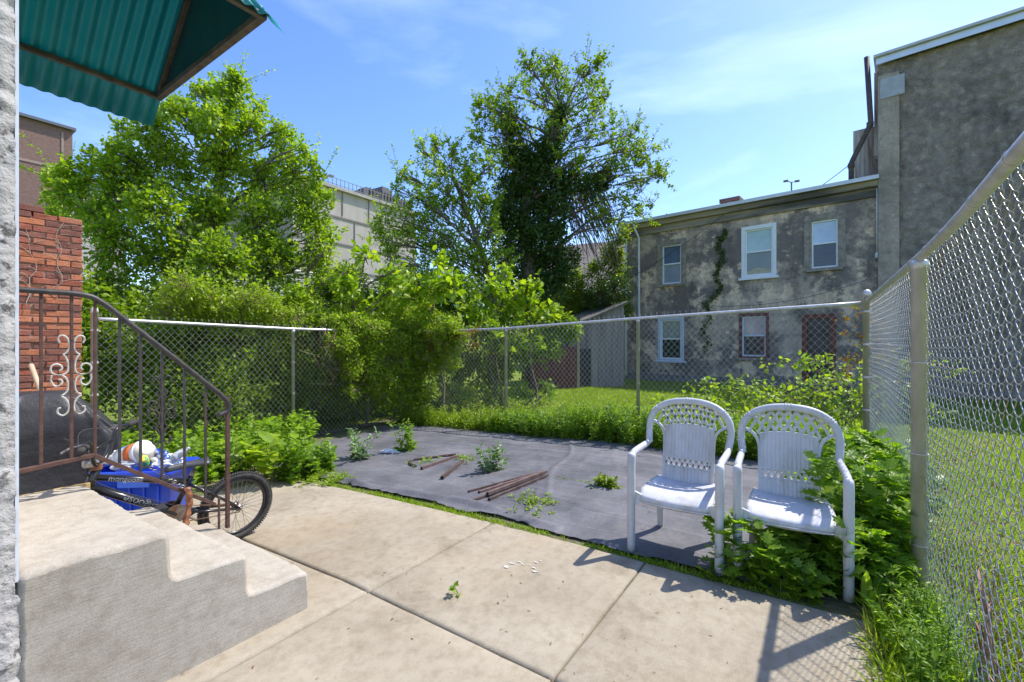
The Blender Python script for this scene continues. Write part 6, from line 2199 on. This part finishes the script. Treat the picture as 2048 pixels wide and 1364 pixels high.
# --- undergrowth wall behind the left fence and corner
f = Fol()
def mass(f, pts, n, per, size, depth, rz=1.0, inner=.35, jit=1.1):
    for x, y, rp in pts:
        d = depth + random.uniform(-.25, .25)
        c_, r_ = C(x, y, d, rp, rz)
        f.clump(c_, r_, n, per, size, inner=inner, jit=jit)
pp = []
for k in range(34):
    u = random.uniform(-1.5, 8.0); v = random.uniform(7.6, 9.2)
    pp.append((u, v))
for (u, v) in pp:
    h = random.uniform(.9, 1.7)
    f.clump((u, v, h * .5 - .2), (.75, .6, h * .62), 85, 12, .075, inner=.5)
    f.clump((u, v + .8, h * .9), (.8, .6, h * .7), 60, 10, .08, inner=.5)
for k in range(46):
    u = -3 + 13 * k / 46; v = random.uniform(9.4, 11.5)
    f.clump((u, v, random.uniform(.4, 2.2)), (.85, .8, .8), 130, 12, .10, inner=.6)
o = f.make('undergrowth', None, T_DIAMOND, L_MID, BARK, None)
tag(o, kind='stuff', label='dense shaded undergrowth behind the left chain link fence', cat='undergrowth')

# --- thicket beyond the corner, in front of the big trees
f = Fol()
mass(f, [(960, 650, 50), (920, 640, 50), (880, 640, 50), (840, 640, 50), (800, 630, 50), (760, 620, 50), (720, 610, 50), (680, 610, 50), (640, 600, 50), (1010, 690, 50), (960, 700, 50), (910, 700, 50), (1050, 700, 40),
         (700, 560, 40), (790, 570, 44), (840, 580, 44), (930, 590, 44), (660, 570, 36), (880, 600, 40), (1095, 690, 40), (1000, 740, 40), (950, 750, 50), (900, 750, 50), (860, 700, 50), (1110, 640, 30), (1140, 660, 26)], 130, 13, .085, 11.6)
o = f.make('thicket', None, T_DIAMOND, L_MID, BARK, None)
tag(o, kind='stuff', label='dense green thicket filling the gap between the vine mound and the big trees', cat='undergrowth')

# --- vine draped over the fence corner
e = empty('vine_thicket', (5.6, 7.05, gz(5.6, 7.05)), 0, 'thick mound of green vine smothering the far corner of the chain link fence', 'vine')
b0 = Vector(e.location)
f = Fol()
rs = random.Random(21)
for k in range(150):
    t = rs.random()
    # along the left fence close to the corner, wrapping round onto the back fence
    if rs.random() < .75:
        u = 4.75 + 1.95 * t; v = 7.05 + rs.gauss(0, .16)
    else:
        u = 6.66 + rs.gauss(0, .12); v = 7.1 - 1.25 * rs.random()
    near = (u - 4.75) / 1.9 if v > 6.9 else (1 - (7.05 - v) / 1.3) * .6
    zt = 1.70 + .14 * mnoise.noise((u * 2, v * 2, 0)) + .10
    z = zt - rs.random() ** 1.6 * (1.2 if near > .25 else .45) - .05
    f.clump(tuple(Vector((u, v - .06 * rs.random(), z)) - b0), (.20, .20, .17), 24, 11, .048, inner=.3, jit=1.0)
for k in range(130):
    u = rs.uniform(2.6, 8.8); v = rs.uniform(7.35, 8.5)
    f.clump(tuple(Vector((u, v, 1.60 + .45 * mnoise.noise((u * .9, v * .9, 5)) + rs.random() * .45)) - b0), (.36, .36, .28), 44, 12, .055, inner=.3)
for k in range(150):
    u = rs.uniform(4.75, 6.7); lim = (u - 4.6) / 1.6
    z = gz(u, 7) + .1 + 1.6 * rs.random() ** .8
    if 1.5 - z > 1.6 * lim: continue
    f.clump(tuple(Vector((u, 7.0 - rs.random() * .18, z)) - b0), (.2, .16, .2), 22, 11, .052, inner=.3)
for k in range(40):
    v = rs.uniform(5.7, 7.0)
    f.clump(tuple(Vector((6.62 + rs.random() * .2, v, rs.uniform(.9, 1.6) if v < 6.5 else rs.uniform(.1, 1.5))) - b0), (.16, .2, .2), 20, 10, .052, inner=.3)
f.make('foliage', 'stems', T_DIAMOND, L_BRIGHT, M('vine_stem', (0.25, 0.17, 0.10), (0.35, 0.26, 0.17), 9, .9), e, .005, .002)
mb = MB()
for k in range(26):
    u = rs.uniform(4.2, 6.6); z0 = rs.uniform(1.3, 1.75)
    a = Vector((u, 7.0, z0)) - b0
    pts = [a + Vector((rs.uniform(-.5, .5) * t, -.10 * math.sin(t * 3) - .05, -t * rs.uniform(.2, .9) + .15 * math.sin(t * 6))) for t in np.linspace(0, 1, 8)]
    mb.tube(pts, .004, 4)
mb.build('tendrils', MATS['vine_stem'], e, True)
f = Fol()
for k in range(16):
    f.clump(tuple(Vector((6.60, rs.uniform(5.2, 6.5), rs.uniform(1.3, 1.72))) - b0), (.10, .16, .09), 7, 6, .055)
f.make('reddish_foliage', None, T_DIAMOND, L_RED, BARK, e)


# --- lawn grass blades (only where they show), weeds
def scatter(n, ufun):
    pts = []
    while len(pts) < n:
        p = ufun()
        if p is not None: pts.append(p)
    return np.array(pts)


def grass(name, label, n, region, h, mat, tilt=.45, kind='stuff', wf=1.0):
    pts = scatter(n, region)
    pos = np.array([(a, b_, gz(a, b_) - .03) for a, b_ in pts])
    d = nrmz(np.stack([rng.normal(size=n) * tilt, rng.normal(size=n) * tilt, np.ones(n)], 1))
    nn = nrmz(rng.normal(size=(n, 3)) * np.array([1, 1, .2]))
    t = (T_BLADE[0] * np.array([1, wf, 1]), T_BLADE[1])
    o = leaves(name, pos, d, nn, h * rng.uniform(.5, 1.25, n), t, mat)
    return tag(o, label, 'grass', kind=kind)


ru = random.Random(99)
def reg_lawn():
    # density falls with distance
    u = 1.0 + 12.5 * ru.random() ** 1.0; v = -.55 - 5.5 * ru.random()
    if v < -.8 * u - 1.0: return None
    return (u, v)
def reg_lawn2():
    u = 6.8 + 6.5 * ru.random() ** 1.3; v = -1 + 8.5 * ru.random()
    return (u, v)
grass('lawn_grass', 'short sunlit lawn grass beyond the right fence', 42000, reg_lawn, .055, L_GRASS, .6, wf=1.7)
grass('lawn_grass', 'short sunlit lawn grass between the back fence and the stucco house', 42000, reg_lawn2, .07, L_GRASS, .6, wf=2.4)
def reg_strip():
    v = ru.uniform(.1, 4.3); u = edge_u(v) + abs(ru.gauss(0, .035)) + .005
    if mnoise.noise((v * 1.7, 0, 2)) < -.28 and ru.random() < .8: return None
    return (u, v)
grass('edge_grass', 'strip of short bright grass between the concrete and the black fabric', 5200, reg_strip, .05, L_GRASS, .8, wf=2.6)
def reg_corner():
    u = ru.uniform(.9, 3.3); v = -.50 + .30 * ru.random() ** .8
    if v > -.30 and ru.random() < .55: return None
    return (u, v)
grass('tall_grass', 'long tufted grass along the foot of the right fence at the patio edge', 5200, reg_corner, .15, L_GRASS, .6, wf=.9)
grass('dry_grass', 'dry straw coloured grass at the foot of the right fence', 2600, reg_corner, .10, L_DRY, .9, wf=.9)
def reg_outside():
    return (ru.uniform(.8, 4.5), -.47 - abs(ru.gauss(0, .22)))
grass('dry_grass', 'dry tangled grass just outside the right fence', 5000, reg_outside, .09, L_DRY, .9, wf=.9)
grass('tall_grass', 'rough green grass just outside the right fence', 5000, reg_outside, .11, L_GRASS, .7, wf=1.0)
def reg_bfence():
    return (6.35 + abs(ru.gauss(0, .25)), ru.uniform(-.3, 7))
grass('fence_grass', 'taller rough grass along the foot of the back fence', 12000, reg_bfence, .20, L_GRASS, .5, wf=1.4)


def fallen():
    n = 900
    pts = scatter(n, lambda: (ru.uniform(.9, 9), -.45 - abs(ru.gauss(0, 1.1))))
    pos = np.array([(a, b_, gz(a, b_) + .02) for a, b_ in pts])
    o = leaves('fallen_leaves', pos, rng.normal(size=(n, 3)) * np.array([1, 1, .2]), nrmz(rng.normal(size=(n, 3)) * .5 + np.array([0, 0, 1])), .05 * rng.uniform(.4, 1.1, n), T_OVAL, L_DRY)
    tag(o, 'dry brown fallen leaves scattered on the lawn by the right fence', 'leaves', kind='stuff')
    n = 260
    pts = scatter(n, lambda: (ru.uniform(.6, 2.85), ru.uniform(-.2, 2.9)))
    pos = np.array([(a, b_, gz(a, b_) + .004) for a, b_ in pts])
    o = leaves('debris', pos, rng.normal(size=(n, 3)) * np.array([1, 1, .1]), np.array([(0, 0, 1.)] * n) + rng.normal(size=(n, 3)) * .2, .012 * rng.uniform(.4, 1.8, n) ** 1.3, T_LONG, L_DRY)
    tag(o, 'tiny dry twigs and leaf bits scattered on the concrete slabs', 'debris', kind='stuff')

    n = 420
    pts = scatter(n, lambda: (ru.uniform(3.0, 6.2), ru.uniform(.3, 6.4)))
    pos = np.array([(a, b_, gz(a, b_) + .03) for a, b_ in pts])
    o = leaves('debris', pos, rng.normal(size=(n, 3)) * np.array([1, 1, .1]), np.array([(0, 0, 1.)] * n) + rng.normal(size=(n, 3)) * .2, .026 * rng.uniform(.3, 1.6, n), T_LONG, L_DRY)
    tag(o, 'dry leaf bits scattered over the black fabric', 'debris', kind='stuff')


fallen()


# weeds: plants with upright leafy stems
def weed_mass(name, label, pts, hfun, tmpl, mat, leaf, per, width, kind='stuff', cat='weeds', lean=.25, parentloc=None, stem=.0035):
    f = Fol()
    b0 = Vector(parentloc) if parentloc is not None else Vector((0, 0, 0))
    for (u, v) in pts:
        h = hfun(u, v); z = gz(u, v)
        a = Vector((u, v, z - .01)) - b0
        tip = a + Vector((random.gauss(0, lean) * h, random.gauss(0, lean) * h, h))
        f.sprig(tuple(a), tuple(tip), int(per * (.5 + h)), leaf * (.75 + .5 * h), width)
    if parentloc is not None:
        e = empty(name, parentloc, 0, label, cat)
        f.make('leaves', 'stems', tmpl, mat, STEM, e, stem, .0015)
        return e
    # one mass: stems and leaves in a single object would need joining; keep leaves + stems under one empty
    o = f.make(name, None, tmpl, mat, STEM, None)
    st_ = tubes_np('stems', np.concatenate(f.a), np.concatenate(f.b), stem, .0015, STEM)
    with bpy.context.temp_override(active_object=o, object=o, selected_objects=[o, st_], selected_editable_objects=[o, st_]):
        bpy.ops.object.join()
    return tag(o, label, cat, kind=kind)


# along the back fence, on the yard side
pts = [(5.98 + abs(random.gauss(0, .30)), random.uniform(.0, 4.6)) for _ in range(520)]
weed_mass('weeds', 'dense low weeds along the foot of the back fence', pts, lambda u, v: random.uniform(.26, .50) * (1.1 if v < 3.4 else .8), T_DIAMOND, L_WEED, .065, 50, .10)
pts = [(6.1 + abs(random.gauss(0, .3)), random.uniform(4.4, 7.0)) for _ in range(170)] + [(random.uniform(6.8, 8.6), random.uniform(4.6, 7.6)) for _ in range(150)]
weed_mass('weeds', 'pale green weeds and grass at the far fence corner', pts, lambda u, v: random.uniform(.12, .40), T_DIAMOND, L_GRASS, .075, 32, .10)
# left strip behind bin and bicycle up to the left fence
pts = []
while len(pts) < 330:
    u, v = random.uniform(1.3, 4.0), random.uniform(5.2, 6.95)
    if v > 5.2 + .35 * (u - 1.3) * 1.0: pts.append((u, v))
weed_mass('weeds', 'tall leafy weeds filling the strip below the left fence', pts, lambda u, v: random.uniform(.25, .58), T_LOBED, L_WEED, .085, 40, .12)
pts = [(random.uniform(2.65, 3.2), 4.6 + .1 * random.random() + abs(random.gauss(0, .28))) for _ in range(62)]
weed_mass('weeds', 'sprawling weeds at the left end of the black fabric beside the concrete', pts, lambda u, v: random.uniform(.18, .48), T_LOBED, L_WEED, .085, 34, .10)
pts = [(random.uniform(2.68, 3.1), 4.2 + random.random() * .7) for _ in range(60)]
weed_mass('weeds', 'low creeping weeds where the concrete meets the left end of the fabric', pts, lambda u, v: random.uniform(.04, .10), T_DIAMOND, L_GRASS, .05, 40, .16)

# right-hand corner behind and right of the second chair
pts = []
while len(pts) < 300:
    u, v = random.uniform(3.0, 5.0), random.uniform(-.42, .30)
    if v > .12 + .10 * math.sin(u * 5) and u > 3.6: continue
    if u < 3.12: continue
    pts.append((u, v))
weed_mass('weeds', 'thick waist high green weeds between the right chair and the side fence', pts, lambda u, v: (.60 if u > 3.45 else .36) * random.uniform(.7, 1.15) * (1 if v < -.05 else .6), T_LOBED, L_WEED, .105, 50, .12, lean=.14)
# fine weeds in front
pts = [(random.uniform(2.35, 3.0), random.uniform(-.47, -.30)) for _ in range(60)]
weed_mass('weeds', 'fine whorled weeds at the foot of the near fence post', pts, lambda u, v: random.uniform(.08, .30), T_LONG, L_WEED, .065, 50, .08)
pts = [(random.uniform(1.1, 2.3), random.uniform(-.45, -.28)) for _ in range(60)]
weed_mass('weeds', 'low yellow green weeds in the near right corner by the fence', pts, lambda u, v: random.uniform(.06, .18), T_LONG, L_GRASS, .06, 40, .08)
# in front of chairs
pts = [(random.uniform(2.93, 3.14), random.uniform(.0, .46)) for _ in range(30)]
weed_mass('weeds', 'lobed leaved green weeds under and in front of the right chair', pts, lambda u, v: random.uniform(.09, .22), T_LOBED, L_WEED, .095, 26, .12, lean=.3)
for (u, v, h, lab) in [(3.0, .50, .40, 'upright lobed weed between the two chairs'), (2.99, .27, .36, 'upright lobed weed in front of the seat of the right chair'), (3.08, .10, .24, 'short lobed weed near the right front leg of the right chair')]:
    w_ = weed_mass('mugwort_plant', lab, [(u + random.gauss(0, .03), v + random.gauss(0, .03)) for _ in range(4)], lambda a, b_: h * random.uniform(.75, 1.05), T_LOBED, L_WEED, .115, 26, .12, parentloc=(u, v, 0), cat='weed', lean=.14)
    w_['group'] = 'lobed weeds in front of the chairs'

# single weeds growing through the fabric
for (x, y, h, lab, mt_) in [(985, 940, .34, 'bushy weed growing through the middle of the black fabric', L_PALE), (712, 916, .42, 'slender upright weed at the left part of the black fabric', L_PALE),
                            (812, 900, .42, 'wide leafy weed at the far left part of the fabric near the paper scrap', L_WEED), (1215, 970, .13, 'small round weed on the fabric seam right of the pipes', L_OLIVE),
                            (1056, 1003, .07, 'low grassy tuft on the fabric right of the pipe bundle', L_GRASS), (1090, 1005, .05, 'tiny tuft near the low grassy tuft on the fabric', L_GRASS), (1070, 1018, .04, 'smallest yellow tuft in front of the other tufts on the fabric', L_GRASS),
                            (848, 945 - 20, .06, 'yellow green creeping tuft behind the elbowed pipe', L_GRASS), (925, 922, .08, 'yellow green tuft at the far end of the short pipe', L_GRASS)]:
    p = fpt(x, y)
    n = 9 if h > .3 else (10 if h > .1 else 14)
    sp = .06 if h > .1 else .09
    w_ = weed_mass('weed_plant', lab, [(p.x + random.gauss(0, sp), p.y + random.gauss(0, sp)) for _ in range(n)], lambda a, b_: h * random.uniform(.6, 1.1), T_OVAL if h > .3 else T_DIAMOND, mt_, .085 if h > .1 else .045, 34 if h > .1 else 26, .10, parentloc=(p.x, p.y, 0), cat='weed', lean=.22)
    w_['group'] = 'weeds growing through the fabric'
# seam weeds
pts = []
for k in range(120):
    t = random.random(); p = fpt(1050 + 190 * t, 944 + 30 * t); pts.append((p.x + random.gauss(0, .02), p.y))
weed_mass('seam_weeds', 'thin line of moss-like weeds along the seam of the fabric', pts, lambda u, v: random.uniform(.01, .03), T_DIAMOND, L_GRASS, .022, 24, .05)

# tiny seedling in the joint of the slab
p = fpt(917, 1182)
e = weed_mass('seedling', 'tiny green seedling growing from the bare concrete slab', [(p.x, p.y)], lambda a, b_: .07, T_OVAL, L_WEED, .055, 22, .04, parentloc=(p.x, p.y, 0), cat='seedling', lean=.3)

# broad leaved plants by the rear wheel
for (x, y, lab) in [(505, 900, 'broad leaved plant with big light green leaves nearest the bicycle wheel'), (548, 905, 'broad leaved plant with big light green leaves right of the bicycle wheel')]:
    p = P(x, 930, 4.9); p.z = gz(p.x, p.y)
    f = Fol()
    for k in range(12):
        tip = Vector((random.gauss(0, .17), random.gauss(0, .17), random.uniform(.25, .48)))
        f.a.append(np.array([[0, 0, 0]])); f.b.append(np.array([tuple(tip)]))
        for q in range(4):
            t = .55 + .15 * q
            f.p.append(np.array([tuple(tip * t)])); dd = np.array([[random.gauss(0, 1), random.gauss(0, 1), .35]])
            f.d.append(dd); f.n.append(np.array([[random.gauss(0, .3), random.gauss(0, .3), 1]])); f.s.append(np.array([random.uniform(.13, .22)]))
    e = empty('broad_leaved_plant', p, 0, lab, 'plant', 'broad leaved plants by the bicycle')
    f.make('leaves', 'stems', T_OVAL, L_BRIGHT, STEM, e, .005, .003)

# dock-like leaves near the right fence
for (u, v, lab) in [(2.80, -.30, 'rosette of long upright dock leaves near the foot of the near post'), (3.03, -.21, 'big smooth dock leaf leaning on the right chair leg')]:
    f = Fol(); n = 7
    f.p.append(np.zeros((n, 3))); f.d.append(nrmz(np.array([(random.gauss(0, .6), random.gauss(0, .6), .9) for _ in range(n)])))
    f.n.append(rng.normal(size=(n, 3)) * .4 + np.array([0, 0, 1])); f.s.append(rng.uniform(.14, .24, n))
    e = empty('dock_plant', (u, v, gz(u, v)), 0, lab, 'plant')
    f.make('leaves', None, T_LONG, L_WEED, STEM, e)

# brambles behind the back fence, bright leaves before the house
rs = random.Random(8)
def bramble(label, x0, x1, ybase, n, dep, hmin, hmax):
    p0 = P((x0 + x1) / 2, ybase, dep); p0.z = 0
    e = empty('bramble', p0, 0, label, 'bramble', 'arching brambles behind the back fence')
    f = Fol()
    for k in range(n):
        x = rs.uniform(x0, x1)
        a = P(x, ybase, dep + rs.uniform(-.3, .3)); a.z = 0
        h = rs.uniform(hmin, hmax)
        s = rs.choice((-1, 1)); L = rs.uniform(.3, .9)
        pts = [a + Vector((rs.gauss(0, .05), s * L * (t ** 1.6), h * math.sin(min(1, t * 1.05) * PI * .62))) for t in np.linspace(0, 1, 9)]
        for i in range(8):
            pa, pb = pts[i] - p0, pts[i + 1] - p0
            f.a.append(np.array([tuple(pa)])); f.b.append(np.array([tuple(pb)]))
            if i > 1:
                f.clump(tuple(pb), (.09, .09, .07), 3, 3, .08, inner=.2)
    f.make('foliage', 'stems', T_OVAL, L_BRIGHT, BARK, e, .006, .005)
bramble('arching bramble with bright leaves seen above and between the two chairs', 1390, 1640, 850, 30, 7.1, .35, .88)
bramble('bramble with bright leaves climbing beside the back right fence post', 1665, 1750, 860, 15, 5.75, .4, 1.25)

# climbing stems on the corner post with reddish leaves
f = Fol(); c0 = Vector((UF + .05, VF + .1, 0))
e = empty('post_vine', c0, 0, 'thin vine with orange and green leaves climbing the fence corner at the right', 'vine')
for k in range(26):
    z = rs.uniform(.9, 1.78)
    f.clump((rs.gauss(0, .06), rs.uniform(-.30, .12), z), (.05, .06, .06), 3, 4, .05)
f.make('foliage', 'stems', T_DIAMOND, L_RED, BARK, e, .003, .002)

# shrubs on the lawn at left of the grassy area
for (x, y, d, r_, lab) in [(1065, 785, 11.0, 42, 'low round leafy shrub on the lawn before the red gate'), (960, 800, 10.5, 52, 'wide light green shrub on the lawn left of the red gate'), (880, 790, 10.2, 60, 'sprawling light shrub near the far fence corner beyond the mesh')]:
    cl = [C(x + random.uniform(-.8, .8) * r_, y + random.uniform(-.3, .3) * r_, d + random.uniform(-.3, .3), r_ * random.uniform(.4, .65), .8) for _ in range(8)]
    tree('lawn_shrub', lab, P(x, y + 30, d), P(x, y, d), .02, cl, T_DIAMOND, L_BRIGHT if d < 11 else L_WEED, .07, 150, 12, cat='shrub', subs=1)['group'] = 'shrubs on the lawn behind the back fence'

# woody stump and stems caught in the near fence
mb = MB()
base = Vector((2.42, VF - .06, .0))
for k in range(7):
    a = base + Vector((random.gauss(0, .04), random.gauss(0, .015), 0))
    pts = [a + Vector((random.gauss(0, .015) + .05 * t * random.gauss(0, 1), random.gauss(0, .01), t * random.uniform(.35, .62))) for t in np.linspace(0, 1, 7)]
    mb.tube(pts, [.018 - .0022 * q for q in range(7)] if k < 2 else [.006 - .0007 * q for q in range(7)], 6)
o = mb.build('woody_stems', M('reddish_bark', (0.22, 0.12, 0.075), (0.36, 0.22, 0.14), 22, .9, bs=.5, bscale=60), None, True)
tag(o, 'dead woody brown stems grown through the wire of the right fence', 'stump')
